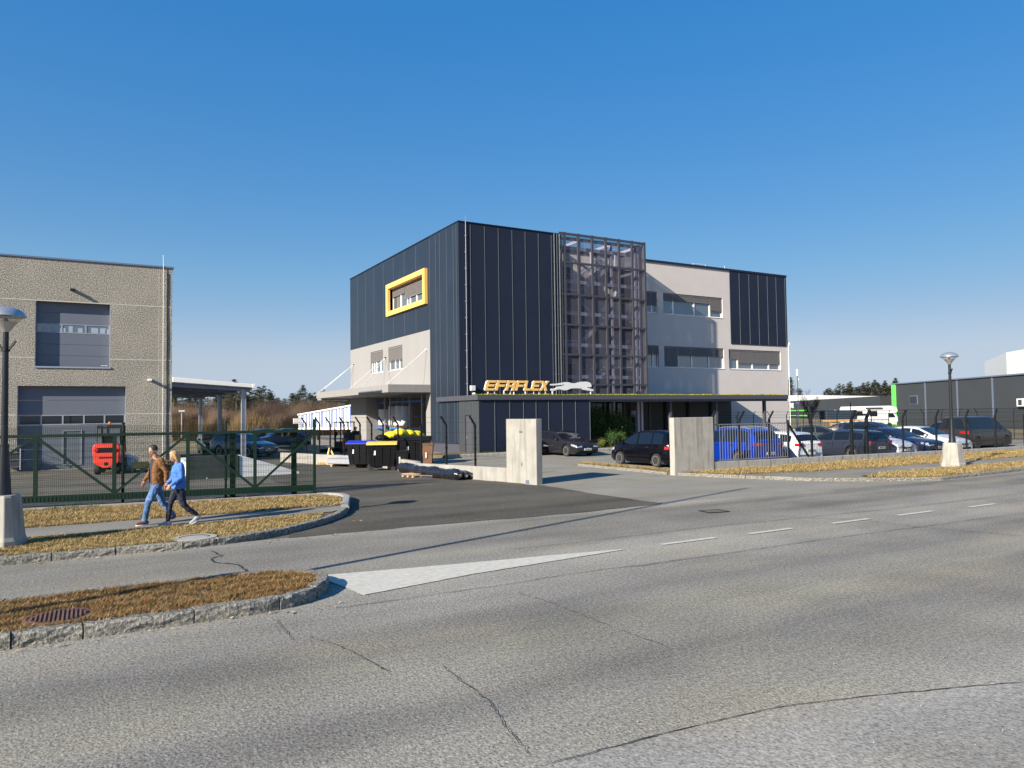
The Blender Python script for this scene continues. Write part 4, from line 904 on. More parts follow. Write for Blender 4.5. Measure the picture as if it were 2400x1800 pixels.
# white box building behind it
t = thing('white_hall', 'tall white box building rising behind the grey hall at the right edge', 'building', (0,0,0))
a = atd(2358, 826, 150); b = atd(2480, 812, 130); mb = MB(); mb.add([q(a.xy,0),q(b.xy,0),q(b.xy,a.z),q(a.xy,a.z),(a.x+30,a.y+20,0),(a.x+30,a.y+20,a.z)], [(0,1,2,3),(0,3,5,4)]); mb.add([q(a.xy,a.z),q(b.xy,a.z),(a.x+30,a.y+20,a.z)], [(0,1,2)]); mb.build('wall', m_mint, t)
mb = MB()
for k in range(1, 9): p = a.lerp(b, k/9); mb.box(p.x-.03, p.x+.03, p.y-.03, p.y+.03, 0, a.z)
mb.build('panel_seams', m_conc, t)
# long low grey building with white roof band
t = thing('low_hall', 'low grey commercial building with a white roof band and lime green frames', 'building', (0,0,0))
a, b = atd(1840, 942.5, 225), atd(2063, 931, 150); zt_ = 5.0; a.z = b.z = zt_
mb = MB(); mb.add([q(a.xy,-.1),q(b.xy,-.1),q(b.xy,zt_),q(a.xy,zt_)], [(0,1,2,3)]); mb.add([q(a.xy,zt_),q(b.xy,zt_),(b.x+60,b.y+30,zt_),(a.x+60,a.y+30,zt_)], [(0,1,2,3)])
e = atd(2100, 933, 152); mb.add([q(b.xy,-.1),(e.x,e.y,-.1),(e.x,e.y,zt_),q(b.xy,zt_)], [(0,1,2,3)]); mb.build('wall', m_greyhall, t)
a1, b1 = atd(1840, 927, 238), atd(1915, 926, 215); c1 = atd(2062, 928.5, 158)
mb = MB()
for p, r_ in ((a1, b1), (b1, c1)): mb.add([(p.x,p.y,zt_-1),(r_.x,r_.y,zt_-1),(r_.x,r_.y,r_.z),(p.x,p.y,p.z)], [(0,1,2,3)])
mb.add([(a1.x,a1.y,a1.z),(b1.x,b1.y,b1.z),(c1.x,c1.y,c1.z),(c1.x+50,c1.y+25,c1.z),(a1.x+50,a1.y+30,a1.z)], [(0,1,2,3,4)]); mb.build('roof_band', m_mint, t)
def onp(A, B, px, py, off=0):
    d_ = (B.xy-A.xy).normalized(); n_ = Vector((-d_.y, d_.x)); n_ = n_ if n_.dot(A.xy) < 0 else -n_
    r1 = ray(px, py); k = (A.xy.dot(n_)+off)/(r1.x*n_.x+r1.y*n_.y); return Vector((r1.x*k, r1.y*k, EYE+r1.z*k))
def wallrect(px0, py0, px1, py1, name, m_, parent, off=.15, border=0):
    A1, B1 = onp(a, b, px0, py0, off), onp(a, b, px1, py1, off); mb = MB(); z0_, z1_ = min(A1.z,B1.z), max(A1.z,B1.z)
    def rc(k0, k1, za_, zb_): p_, r_ = A1.lerp(B1, k0), A1.lerp(B1, k1); mb.add([(p_.x,p_.y,za_),(r_.x,r_.y,za_),(r_.x,r_.y,zb_),(p_.x,p_.y,zb_)], [(0,1,2,3)])
    if border:
        w_ = (B1.xy-A1.xy).length; f_ = border/w_; rc(0,1,z0_,z0_+border); rc(0,1,z1_-border,z1_); rc(0,f_,z0_+border,z1_-border); rc(1-f_,1,z0_+border,z1_-border)
    else: rc(0, 1, z0_, z1_)
    return mb.build(name, m_, parent)
f1 = wallrect(1846, 961, 1893.5, 975.5, 'green_frame', m_greenl, t, .6, .34); f2 = wallrect(1846, 989.5, 1874, 1003, 'green_frame', m_greenl, t, .6, .3)
wallrect(1846, 963, 1891, 974, 'glass', m_gdark, f1, .3); wallrect(1846, 991, 1872, 1001, 'glass', m_gdark, f2, .3)
for x0_, x1_, y0_, y1_ in ((1943,1986,958.5,969.5),(2003,2049,954,966),(2078,2094,954,965)): wallrect(x0_, y0_, x1_, y1_, 'window', m_gdark, t, .2)
wallrect(1955, 961, 1960, 969, 'curtain', m_mint, t, .3); wallrect(1970, 961, 1984, 967, 'curtain', m_renderw, t, .3)
me = text_mesh('INIK', 2.1, .1, .03); me.materials.append(m_mint); o = bpy.data.objects.new('lettering', me); C.collection.objects.link(o); o.parent = t
c = onp(a, b, 1856, 951.5, .5); d_ = (b.xy-a.xy).normalized(); o.matrix_world = Matrix.Translation(c) @ Matrix.Rotation(math.atan2(d_.y, d_.x), 4, 'Z') @ Matrix.Rotation(PI/2, 4, 'X')
# masts
for px, py0, dd, lab, nm in ((1868.5,868,120,'thin mast with a white antenna rising behind the low grey building','antenna_mast'),):
    p = atd(px, py0, dd); t = thing(nm, lab, 'mast', (p.x, p.y, 0)); mb = MB(); mb.tube([(0,0,0),(0,0,p.z-.6)], [.07,.05], 8); mb.build('pole', m_greyhall, t)
    mb = MB(); mb.box(-.13,.13,-.1,.1,p.z-.9,p.z+.2); mb.box(.15,.35,-.1,.1,p.z-1.6,p.z-1.3); mb.build('antenna', m_mint, t)
for px, py0, py1, dd, lab in ((1867,945,1012,70,'small white lamp post beside the lime green frames'),(1993,943,1000,85,'thin dark pole in front of the low grey building'),(426,964,1030,80,'small white lamp post at the forest edge behind the shelter')):
    p = atd(px, py0, dd); t = thing('slim_pole', lab, 'lamp post', (p.x, p.y, 0)); mb = MB(); mb.tube([(0,0,0),(0,0,p.z)], [.06,.045], 8); mb.build('pole', m_steel if 'white' in lab else m_blackm, t)
    if 'white' in lab: mb = MB(); mb.box(-.28,.28,-.12,.12,p.z-.05,p.z+.12); mb.build('head', m_mint, t)
# covered loading ramp with blue stripes, left of the main building
t = thing('covered_ramp', 'long white covered loading ramp with thin blue stripes beside the office block', 'loading ramp', (0,0,0))
ra, rb = atd(700, 972, 79), atd(826, 950, 74); mb = MB(); n = 16; tops = []
for k in range(n+1): f = k/n; p = ra.lerp(rb, f); tops.append(p)
zb_ = [atd(700,1006,79).z, atd(826,1004,74).z]
dr = (rb.xy-ra.xy).normalized(); nr = Vector((dr.y, -dr.x))
for k in range(n):
    p, r_ = tops[k], tops[k+1]; z0_ = zb_[0]+(zb_[1]-zb_[0])*k/n; mb.add([(p.x,p.y,z0_),(r_.x,r_.y,z0_),(r_.x,r_.y,r_.z),(p.x,p.y,p.z),(p.x-nr.x*2.5,p.y-nr.y*2.5,p.z),(r_.x-nr.x*2.5,r_.y-nr.y*2.5,r_.z),(p.x-nr.x*2.5,p.y-nr.y*2.5,z0_),(r_.x-nr.x*2.5,r_.y-nr.y*2.5,z0_)], [(0,1,2,3),(3,2,5,4),(0,3,4,6),(6,4,5,7)])
mb.build('side_panels', m_mint, t)
m_blue = M('blue_paint', (.02,.12,.5), .4); mb = MB(); mr = MB()
for k in range(n*1):
    p, r_ = tops[k], tops[k+1]; p = p.lerp(r_, .5); z0_ = (zb_[0]+zb_[1])/2
    mb.obox((p.x+nr.x*.04,p.y+nr.y*.04,(z0_+p.z)/2), (dr.x*.03,dr.y*.03,0), (nr.x*.03,nr.y*.03,0), (0,0,(p.z-z0_)/2-.12))
    if k % 3 == 0: mr.obox((p.x+dr.x*.3+nr.x*.1,p.y+dr.y*.3+nr.y*.1,(z0_+p.z)/2), (dr.x*.05,dr.y*.05,0), (nr.x*.05,nr.y*.05,0), (0,0,(p.z-z0_)/2+.05))
mb.build('blue_stripes', m_blue, t); mr.bar(ra+Vector((nr.x*.1,nr.y*.1,0)), rb+Vector((nr.x*.1,nr.y*.1,0)), .14, .14); mr.bar((ra.x,ra.y,zb_[0]),(rb.x,rb.y,zb_[1]), .12, .2); mr.build('frame', m_mint, t)
mb = MB()
for k in (1, 6, 11, 15): p = tops[k]; mb.box(p.x-.08, p.x+.08, p.y-.08, p.y+.08, 0, zb_[0]+.1)
mb.build('legs', m_blackm, t)
p = atd(698, 993, 76); mb = MB(); mb.box(-.45,.45,-.1,.1,0,.55); o = tag(mb.build('junction_box', m_mint), 'small pale box on a stand left of the covered ramp', 'box'); o.location = p

# ------------------------------------------------------------------ vegetation
def pine(name, seed, h, w, base=.35):
    r = random.Random(seed); root = thing(name, None, None, (0,0,-500)); mb = MB()
    mb.tube([(0,0,-.3),(.1*w,0,h*.5),(0,0,h*.97)], [h*.018, h*.012, .02], 6)
    cl = []
    for k in range(26):
        z = h*(base+(1-base)*(k+.5)/26*r.uniform(.94,1.06)); rr = w*(1.05-(z/h-base)/(1-base))**.75*r.uniform(.55,1.1); a = r.uniform(0, 6.28)
        e = Vector((math.cos(a)*rr, math.sin(a)*rr, z+rr*.1)); mb.tube([(0,0,z-rr*.2), e], [.06,.02], 4, cap=False); cl.append((e, rr*.5+.35)); cl.append((e*.55+Vector((0,0,z*.45)), rr*.4+.3))
    for k in range(5): cl.append((Vector((r.gauss(0,.25), r.gauss(0,.25), h*(.9+.02*k))), .4))
    mb.build('trunk', m_bark, root); mc = MB()
    for c_, s_ in cl:
        for j in range(34):
            p_ = c_+Vector((r.gauss(0,s_*.5), r.gauss(0,s_*.5), r.gauss(0,s_*.26))); a = r.uniform(0, 6.28); l_ = r.uniform(.14,.34)*max(.6,h/10)
            u = Vector((math.cos(a), math.sin(a), r.uniform(-.3,.6)))*l_; v = Vector((-math.sin(a), math.cos(a), r.uniform(-.4,.4)))*l_*.45
            mc.add([p_-v, p_+v, p_+u], [(0,1,2)])
    mc.build('crown', m_pine, root); return root
def bare(name, seed, h, spread, mt, thick=.012, depth=5, parts=True):
    r = random.Random(seed); root = thing(name, None, None, (0,0,-500)); mb, mc = MB(), MB()
    def grow(p, d_, l_, rad, lv):
        q_ = p+d_*l_; (mb if lv < 2 else mc).tube([p, q_], [rad, rad*.68], 5 if lv < 2 else 3, cap=False)
        if lv >= depth: return
        for j in range(3 if lv else 6):
            ax = Vector((r.gauss(0,1), r.gauss(0,1), r.gauss(0,.5))).normalized(); nd = (d_+ax*spread*r.uniform(.6,1.1)+Vector((0,0,.12))).normalized()
            s = r.uniform(.45, 1); grow(p+d_*l_*s, nd, l_*r.uniform(.55,.78), max(.008, rad*.55), lv+1)
        if lv < depth: grow(q_, (d_+Vector((r.gauss(0,.12), r.gauss(0,.12), .15))).normalized(), l_*.7, rad*.66, lv+1)
    grow(Vector((0,0,-.2)), Vector((0,0,1)), h*.36, h*thick, 0)
    mb.build('trunk', m_bark, root); mc.build('twigs', mt, root); return root
def thicket(name, seed, h, w, mt, n=900):
    r = random.Random(seed); mc = MB(); ms = MB(); root = thing(name, None, None, (0,0,-500))
    for k in range(n):
        a = r.uniform(0, 6.28); rr = abs(r.gauss(0, w*.5)); x, y = math.cos(a)*rr, math.sin(a)*rr; hh = h*r.uniform(.35,1)*(1-.35*min(1,rr/w)); ln = r.gauss(0,.16)
        m_ = ms if k < 14 else mc; t_ = Vector((x+math.cos(a)*hh*.18+ln*hh, y+math.sin(a)*hh*.18, hh)); wd = .035 if k < 14 else .02
        m_.add([(x-wd,y,0),(x+wd,y,0),t_], [(0,1,2)])
        if k % 2: q_ = Vector((x,y,0)).lerp(t_, r.uniform(.4,.8)); m_.add([q_-Vector((wd*.6,0,0)), q_+Vector((wd*.6,0,0)), q_+Vector((r.gauss(0,.25)*h*.3, r.gauss(0,.1), h*r.uniform(.1,.3)))], [(0,1,2)])
    ms.build('stems', m_bark, root); mc.build('twigs', mt, root); return root
def leafy(name, seed, h, w, mt, n=1500, leaf=.05):
    r = random.Random(seed); root = thing(name, None, None, (0,0,-500)); ms, mc = MB(), MB(); ce = []
    for k in range(9):
        a = r.uniform(0, 6.28); e = Vector((math.cos(a)*w*.3, math.sin(a)*w*.3, h*r.uniform(.5,.85))); ms.tube([(0,0,0), e*.5+Vector((0,0,.02)), e], [.012,.009,.004], 4); ce.append(e)
    for k in range(n):
        c_ = r.choice(ce); p_ = c_+Vector((r.gauss(0,w*.17), r.gauss(0,w*.17), r.gauss(0,h*.17))); p_.z = max(.03, p_.z)
        u = Vector((r.gauss(0,1), r.gauss(0,1), r.gauss(0,1))).normalized()*leaf; v = u.cross(Vector((r.gauss(0,1), r.gauss(0,1), r.gauss(0,1)))).normalized()*leaf*.45
        mc.add([p_-v, p_+u*.5-v*.2, p_+u, p_+v], [(0,1,2,3)])
    ms.build('stem', m_bark, root); mc.build('foliage', mt, root); return root
placed = set()
def put(proto, x, y, z, s, label, cat, group, rz_=None, zs=None):
    o = proto if proto.name not in placed else copy_tree(proto); placed.add(proto.name)
    o.location = (x, y, z); o.rotation_euler = (0, 0, random.uniform(0, 6.28) if rz_ is None else rz_); o.scale = (s, s, zs or s); tag(o, label, cat, group); return o
pines = [pine('pine_tree', 11, 9, 2.9), pine('pine_tree', 12, 10.5, 2.5, .25), pine('pine_tree', 13, 8.5, 3.2, .35)]
bares = [bare('bare_tree', 21, 8, .75, m_twig), bare('bare_tree', 22, 7.5, .95, m_twig)]
thk = [thicket('brown_thicket', 31, 5, 2.4, m_twig, 1500), thicket('brown_thicket', 32, 4.2, 2.8, m_twig, 1500)]
reeds = [thicket('dry_reed_clump', 41, 4, 1.8, m_reed, 800), thicket('dry_reed_clump', 42, 3.4, 1.5, m_reed, 700)]
R_ = random.Random(77)
# forest edge seen between the hall and the office block; heights follow the photo's skyline
sky_l = [(395,925),(440,930),(500,930),(530,915),(552,906),(580,930),(600,925),(640,922),(665,932),(690,928),(712,915),(730,928),(760,925),(800,935),(830,930)]
def hl(px, S_):
    for (x0_, y0_), (x1_, y1_) in zip(S_[:-1], S_[1:]):
        if x0_ <= px <= x1_: return y0_+(y1_-y0_)*(px-x0_)/(x1_-x0_)
    return S_[-1][1]
px = 398
while px < 845:
    for row in range(4):
        dd = 118+row*14+R_.uniform(-5, 5); x_ = px+R_.uniform(-6, 6); p = atd(x_, hl(x_, sky_l)-7+row*2+R_.uniform(-3, 5), dd)
        isp = (R_.random() < (.6 if (500 < px < 650 or px > 680) else .3)); h_ = p.z
        if isp: pr2 = R_.choice(pines); put(pr2, p.x, p.y, -.1, h_/9.3, 'dark green pine in the forest edge between the gravel hall and the office block', 'tree', 'pines at the forest edge')
        else: put(R_.choice(bares), p.x, p.y, -.1, h_/9.0, 'leafless brown tree in the forest edge between the gravel hall and the office block', 'tree', 'bare trees at the forest edge')
    px += 13
px = 395
while px < 845:
    for row in range(2):
        dd = 104-row*7+R_.uniform(-3, 3); p = atd(px+R_.uniform(-4, 4), 946+R_.uniform(-10, 10)+row*12, dd)
        put(R_.choice(thk), p.x, p.y, -.1, p.z/4.4, 'brown leafless thicket at the foot of the forest edge', 'shrub', 'thickets at the forest edge')
    if px < 720 and R_.random() < .6: p = atd(px, R_.uniform(955, 975), 84); put(R_.choice(reeds), p.x, p.y, 0, p.z/3.6, 'straw coloured clump of tall dry shoots in front of the forest edge', 'shrub', 'dry shoots in front of the forest edge')
    px += 15
sky_r = [(1845,900),(1856,895),(1862,930),(1875,912),(1900,928),(1925,925),(1940,912),(1955,908),(1975,905),(2000,902),(2020,898),(2040,900),(2065,896),(2085,898),(2100,897)]
px = 1848
while px < 2108:
    for row in range(2):
        x_ = px+R_.uniform(-3, 3); p = atd(x_, hl(x_, sky_r)+row*6+R_.uniform(-2, 6), 268+row*12); put(R_.choice(pines), p.x, p.y, -.2, p.z/9.3, 'distant dark pine behind the low grey building on the right', 'tree', 'pines behind the low grey building', zs=p.z/9.3)
    px += 7.5
p = atd(1893.5, 893, 78); o = bare('bare_tree', 55, 8, .5, m_twig, .009, 5); put(o, p.x, p.y, 0, p.z/9.6, 'single slender leafless tree left of the neighbouring grey buildings', 'tree', None)
# shrubs in the planting bed and dark climbing greenery behind them
sb = [leafy('garden_shrub', 61, .9, .8, m_leafy, 1300, .06), leafy('garden_shrub', 62, 1.1, .9, m_leaf, 1300, .07)]
for i, (px_, h_, k_, lab) in enumerate(((1408,.62,0,'rounded yellow green shrub in the planting bed beside the dark car'),(1432,.8,1,'upright green shrub second from the dark car in the planting bed'),(1450,.75,1,'green shrub third from the dark car in the planting bed'),(1466,.6,0,'last low light green shrub before the black compact car'))):
    p = atv(px_, 1050, 39.5+.25*i); put(sb[k_], p.x, p.y, .15, h_/.9, lab, 'shrub', None)
iv = leafy('evergreen_bush', 71, 2.6, 2.2, m_leaf, 5200, .09)
for x_, y_, s_, lab in ((29.6,41.6,1.0,'large dark evergreen bush in the shade left of the glazed entrance'),(31.6,41.9,.95,'large dark evergreen bush in the shade before the glazed entrance'),(33.2,42.3,.75,'smaller dark evergreen bush in the shade right of the glazed entrance'),(28.7,42.0,.7,'dark evergreen bush tucked against the navy ground floor block')):
    put(iv, x_, y_, .1, s_, lab, 'bush', None)

# ------------------------------------------------------------------ vehicles
def paint(name, col, metal=.3, rough=.25, coat=.5, spec=.5): return M(name, col, rough, metal, .03, 3, coat=coat, spec=spec)
pt = dict(black=paint('black_car_paint', (.003,.003,.006), 0, .12, 0, .35), grey=paint('anthracite_car_paint', (.022,.022,.028), .3, .2, .2), blue=paint('bright_blue_paint', (.003,.035,.33)), white=paint('white_car_paint', (.72,.73,.75), 0),
          slate=paint('slate_blue_paint', (.035,.042,.065), .3), dblue=paint('dark_blue_paint', (.012,.025,.085), .4), dgreen=paint('dark_green_grey_paint', (.04,.055,.05), .3), brown=paint('dark_brown_paint', (.042,.034,.032), .4), navy=paint('navy_car_paint', (.02,.05,.16), .4))
m_cglass = glass('car_glass', (.006,.009,.016), 1.45, .02)
m_head = M('headlight_lens', (.55,.58,.62), .12, .5, .3, 14, coat=1); m_tail = M('tail_light_lens', (.45,.01,.01), .2, 0, .3, 12, coat=1)
m_plate = M('number_plate', (.7,.72,.74), .4, 0, .04)
SPEC = {
 'estate': dict(L=4.75, W=1.83, r=.335, ax=(.92,3.72), top=[(0,.5),(.03,.62),(.1,.7),(.3,.79),(.9,.9),(1.3,.97),(1.5,1.05),(2.2,1.37),(2.6,1.45),(3.2,1.48),(4.0,1.44),(4.35,1.37),(4.64,1.02),(4.72,.92),(4.75,.5)], belt=[(0,.6),(1.3,.9),(4.75,1.0)], win=[(1.62,2.62),(2.7,3.55),(3.63,4.3)], ws=(1.36,2.24), rg=(4.38,4.62)),
 'hatch': dict(L=4.3, W=1.8, r=.325, ax=(.85,3.48), top=[(0,.5),(.03,.63),(.1,.71),(.3,.8),(.85,.92),(1.2,.99),(1.4,1.08),(2.1,1.39),(2.5,1.46),(3.0,1.48),(3.6,1.42),(3.85,1.34),(4.2,1.03),(4.27,.93),(4.3,.5)], belt=[(0,.6),(1.2,.92),(4.3,1.02)], win=[(1.52,2.5),(2.58,3.35),(3.42,3.78)], ws=(1.26,2.14), rg=(3.9,4.17)),
 'sedan': dict(L=4.7, W=1.82, r=.33, ax=(.9,3.65), top=[(0,.5),(.03,.62),(.1,.69),(.3,.77),(.95,.88),(1.4,.95),(1.6,1.03),(2.3,1.34),(2.7,1.42),(3.2,1.42),(3.7,1.33),(4.3,1.07),(4.6,1.03),(4.67,.9),(4.7,.5)], belt=[(0,.6),(1.3,.88),(4.7,.98)], win=[(1.72,2.68),(2.76,3.55)], ws=(1.46,2.34), rg=(3.75,4.25)),
 'suv': dict(L=4.65, W=1.86, r=.36, ax=(.92,3.6), top=[(0,.55),(.03,.75),(.1,.85),(.3,.95),(.9,1.05),(1.25,1.1),(1.45,1.2),(2.05,1.55),(2.5,1.63),(3.1,1.65),(3.9,1.6),(4.2,1.52),(4.52,1.15),(4.62,1.02),(4.65,.55)], belt=[(0,.75),(1.2,1.03),(4.65,1.12)], win=[(1.55,2.55),(2.63,3.45),(3.52,4.1)], ws=(1.3,2.0), rg=(4.24,4.5)),
 'mpv': dict(L=4.08, W=1.77, r=.315, ax=(.76,3.3), top=[(0,.5),(.03,.68),(.1,.8),(.3,.92),(.7,1.03),(.85,1.08),(1.3,1.36),(1.6,1.52),(2.1,1.64),(2.8,1.66),(3.5,1.63),(3.85,1.55),(4.0,1.2),(4.06,1.0),(4.08,.5)], belt=[(0,.7),(.9,.97),(4.08,1.04)], win=[(1.08,2.0),(2.1,2.98),(3.06,3.72)], ws=(.9,1.55), rg=(3.87,4.0)),
 'van': dict(L=5.3, W=1.92, r=.35, ax=(.95,4.2), top=[(0,.55),(.03,.8),(.1,.92),(.3,1.02),(.85,1.14),(1.0,1.2),(1.5,1.62),(1.85,1.88),(2.3,1.95),(3.5,1.96),(4.9,1.95),(5.15,1.9),(5.25,1.2),(5.28,1.0),(5.3,.5)], belt=[(0,.75),(1.0,1.12),(5.3,1.16)], win=[(1.3,2.1),(2.22,3.6),(3.68,4.95)], ws=(1.04,1.8), rg=(5.16,5.25)),
}
wheel_cache = {}
def wheel_mesh(r, spokes, dark):
    k = (r, spokes, dark)
    if k in wheel_cache: return wheel_cache[k]
    mb = MB(); mb.lathe([(r*.62,-.09),(r*.9,-.1),(r,-.07),(r,.07),(r*.9,.1),(r*.62,.09)], n=28, axis='y'); ty = mb
    mr = MB(); mr.lathe([(r*.66,.06),(r*.66,.095),(r*.6,.095),(r*.58,.05)], n=28, axis='y', capb=False, capt=False)
    mr.lathe([(r*.17,.05),(r*.17,.085),(.001,.09)], n=12, axis='y', capt=False); mr.lathe([(r*.6,.0),(.001,.0)], n=20, axis='y', mat=1, capb=False, capt=False)
    for i in range(spokes):
        a = 2*PI*i/spokes; c, s = math.cos(a), math.sin(a); mr.obox((c*r*.36,.065,s*r*.36), (c*r*.25,.005,s*r*.25), (-s*r*.055*(10/spokes)**.7,0,c*r*.055*(10/spokes)**.7), (0,.014,0))
    wheel_cache[k] = (ty, mr); return wheel_cache[k]
def car(kind, name, label, cat, u, v, head, col, group=None, spokes=10, H=1.0, rim=None, rails=False):
    S = SPEC[kind]; L, W_, r = S['L'], S['W'], S['r']; root = thing(name, label, cat, (u, v, 0), head, group); pm = pt[col]
    lin = lambda T, x: next(((z0+(z1-z0)*(x-x0)/(x1-x0)) for (x0, z0), (x1, z1) in zip(T[:-1], T[1:]) if x0 <= x <= x1), T[-1][1])
    top = lambda x: lin(S['top'], x)*(H if lin(S['top'], x) > 1 else 1)
    def halfw(x):
        k = 1
        if x < .75: k -= .17*(1-x/.75)**2.2
        if x > L-.6: k -= .11*((x-L+.6)/.6)**2.2
        return W_/2*k
    def bot(x):
        b = .2+(.06*(1-x/.4) if x < .4 else 0)
        for a in S['ax']:
            if abs(x-a) < r+.055: b = max(b, r+math.sqrt((r+.055)**2-(x-a)**2))
        return b
    def ring(x):
        w, b, t = halfw(x), bot(x), top(x); be = min(lin(S['belt'], x), t-.05); m = min(max(b+.03, .5), be-.03); lo_ = min(max(b+.012, .33), m-.012)
        cab = max(0, t-be-.06); y5 = w*.955-cab*.33; return [(0,b),(w*.92,b),(w*.985,lo_),(w,m),(w*.965,be),(y5,t-.055 if cab > .05 else t-.025),(y5-.07,t-.008),(y5*.5,t+.012),(0,t+.018)]
    xs = sorted({*[p[0] for p in S['top']], *np.arange(0, L, .14).round(3), L, *[a+s*(r+.055)*c for a in S['ax'] for s in (-1,1) for c in (.999,.93,.8,.55,.25,0)]}); mb = MB(); vs = []; k = 16
    for x in xs:
        R1 = ring(x); full = R1+[(-y, z) for y, z in R1[-2:0:-1]]; vs += [(L/2-x, y, z) for y, z in full]
    n = len(xs); fs = [(i*k+j, (i+1)*k+j, (i+1)*k+(j+1)%k, i*k+(j+1)%k) for i in range(n-1) for j in range(k)]
    mb.add(vs, fs+[tuple(range(k)), tuple((n-1)*k+j for j in range(k-1,-1,-1))]); body = mb.build('body', pm, root, smooth=32, fix=True)
    def sy(x, z):
        R1 = ring(x); (y4, z4_), (y5, z5) = R1[4], R1[5]; f = (z-z4_)/max(.01, z5-z4_); return y4+(y5-y4)*f
    # side glass
    for s in (1, -1):
        for a, b in S['win']:
            mb = MB(); vs = []; nx = 8
            for i in range(nx+1):
                x = a+(b-a)*i/nx; zb_ = lin(S['belt'], x)+.03; zt_ = max(zb_+.002, top(x)-.085)
                for j in range(4): z = zb_+(zt_-zb_)*j/3; vs.append((L/2-x, s*(sy(x, z)+.006), z))
            mb.add(vs, [(i*4+j, i*4+j+1, (i+1)*4+j+1, (i+1)*4+j) for i in range(nx) for j in range(3)]); mb.build('side_window', m_cglass, root)
    def topglass(a, b, nm, ins):
        mb = MB(); vs = []; nx = 8
        for i in range(nx+1):
            x = a+(b-a)*i/nx; R1 = ring(x); w = R1[6][0]-ins
            for j in range(9):
                u_ = -1+j/4; y = u_*w; au = abs(u_); z = R1[8][1]+(R1[6][1]-R1[8][1])*au**1.5+.01; vs.append((L/2-x+(.012 if nm == 'windshield' else -.012), y, z))
        mb.add(vs, [(i*9+j, i*9+j+1, (i+1)*9+j+1, (i+1)*9+j) for i in range(nx) for j in range(8)]); mb.build(nm, m_cglass, root, smooth=180)
    topglass(*S['ws'], 'windshield', .0); topglass(*S['rg'], 'rear_window', .03)
    ty, mr = wheel_mesh(r, spokes, False)
    for a in S['ax']:
        for s in (1, -1):
            o = ty.build('wheel', m_rubber, root, smooth=40); o.location = (L/2-a, s*(W_/2-.115), r); o.rotation_euler = (0, 0, 0 if s > 0 else PI)
            mr.build('rim', [rim or m_alu, m_black], o, smooth=30)
    mb = MB()
    for a in S['ax']: mb.box(L/2-a-r-.04, L/2-a+r+.04, -W_/2+.25, W_/2-.25, .2, .75)
    mb.box(-L/2+.2, L/2-.2, -W_/2+.12, W_/2-.12, .17, .3); mb.build('underbody', m_rubber, root)
    # lights
    for s in (1, -1):
        mb = MB(); zt_ = top(.12)-.05; vs = []
        for x, e in ((0,.012),(.04,.012),(.14,.01),(.27,.008),(.42,.006)):
            w = halfw(x); zz = top(max(x,.03)); vs += [(L/2-x+.01, s*(w+e)*(1 if x > 0 else .99), zt_-.13+x*.25), (L/2-x+.01, s*(w+e)*.985, min(zz-.04, zt_+.02+x*.12))]
        w0 = halfw(0); vs = [(L/2+.012, s*w0*.52, zt_-.12), (L/2+.008, s*w0*.55, zt_-.01)]+vs
        mb.add(vs, [(2*i, 2*i+2, 2*i+3, 2*i+1) for i in range(len(vs)//2-1)]); mb.build('headlight', m_head, root)
        mb = MB(); zt_ = .92*(1.15 if kind in ('suv','van') else 1); hh = .13 if kind != 'van' else .2; vs = []
        w0 = halfw(L); vs += [(-L/2-.012, s*w0*.55, zt_-.09), (-L/2-.012, s*w0*.55, zt_)]
        for x, e in ((0,.012),(.05,.012),(.2,.01)):
            w = halfw(L-x); vs += [(-L/2+x-.01*(x < .01), s*(w+e), zt_-hh+.04), (-L/2+x-.01*(x < .01), s*(w+e)*.98, zt_+.04)]
        mb.add(vs, [(2*i, 2*i+2, 2*i+3, 2*i+1) for i in range(len(vs)//2-1)]); mb.build('tail_light', m_tail, root)
        mb = MB(); xm = S['ws'][0]+.32; zb_ = lin(S['belt'], xm)+.08; y = halfw(xm)
        mb.ball((L/2-xm, s*(y+.1), zb_), .1, 8, 0, (.55,1,.7)); mb.box(L/2-xm-.03, L/2-xm+.02, min(s*(y-.03), s*(y+.06)), max(s*(y-.03), s*(y+.06)), zb_-.05, zb_-.02); mb.build('mirror', pm, root, smooth=60)
        for a, b in S['win'][:2]:
            mb = MB(); x = b-.2; z = lin(S['belt'], x)-.1; mb.box(L/2-x-.09, L/2-x+.09, min(s*(halfw(x)*.97-.0), s*(halfw(x)*.97+.035)), max(s*halfw(x)*.97, s*(halfw(x)*.97+.035)), z-.012, z+.014); mb.build('door_handle', m_chrome if col in ('black','blue') else pm, root)
        mb = MB()
        for a, b in zip(S['win'][:2], S['win'][1:3]):
            x = (a[1]+b[0])/2; vs = [(L/2-x+dx, s*(ring(x)[3][0]+.002 if z < .8 else sy(x, z)*1.0+.003), z) for z in (.4, .62, lin(S['belt'], x)-.01) for dx in (-.005, .005)]
            mb.add(vs, [(0,1,3,2),(2,3,5,4)])
        mb.build('door_gap', m_black, root)
    mb = MB(); w0 = halfw(0); mb.box(L/2-.01, L/2+.014, -w0*.48, w0*.48, top(.03)-.16, top(.03)-.06); mb.box(L/2-.03, L/2+.008, -w0*.8, w0*.8, .24, .36); mb.build('grille', m_black, root)
    if kind in ('estate','sedan','hatch'): mb = MB(); mb.box(L/2+.01, L/2+.018, -w0*.48, w0*.48, top(.03)-.11, top(.03)-.1); mb.lathe([(.045,0),(.045,.01)], (L/2+.012,0,top(.03)-.11), 12, axis='x'); mb.build('badge', m_chrome, root)
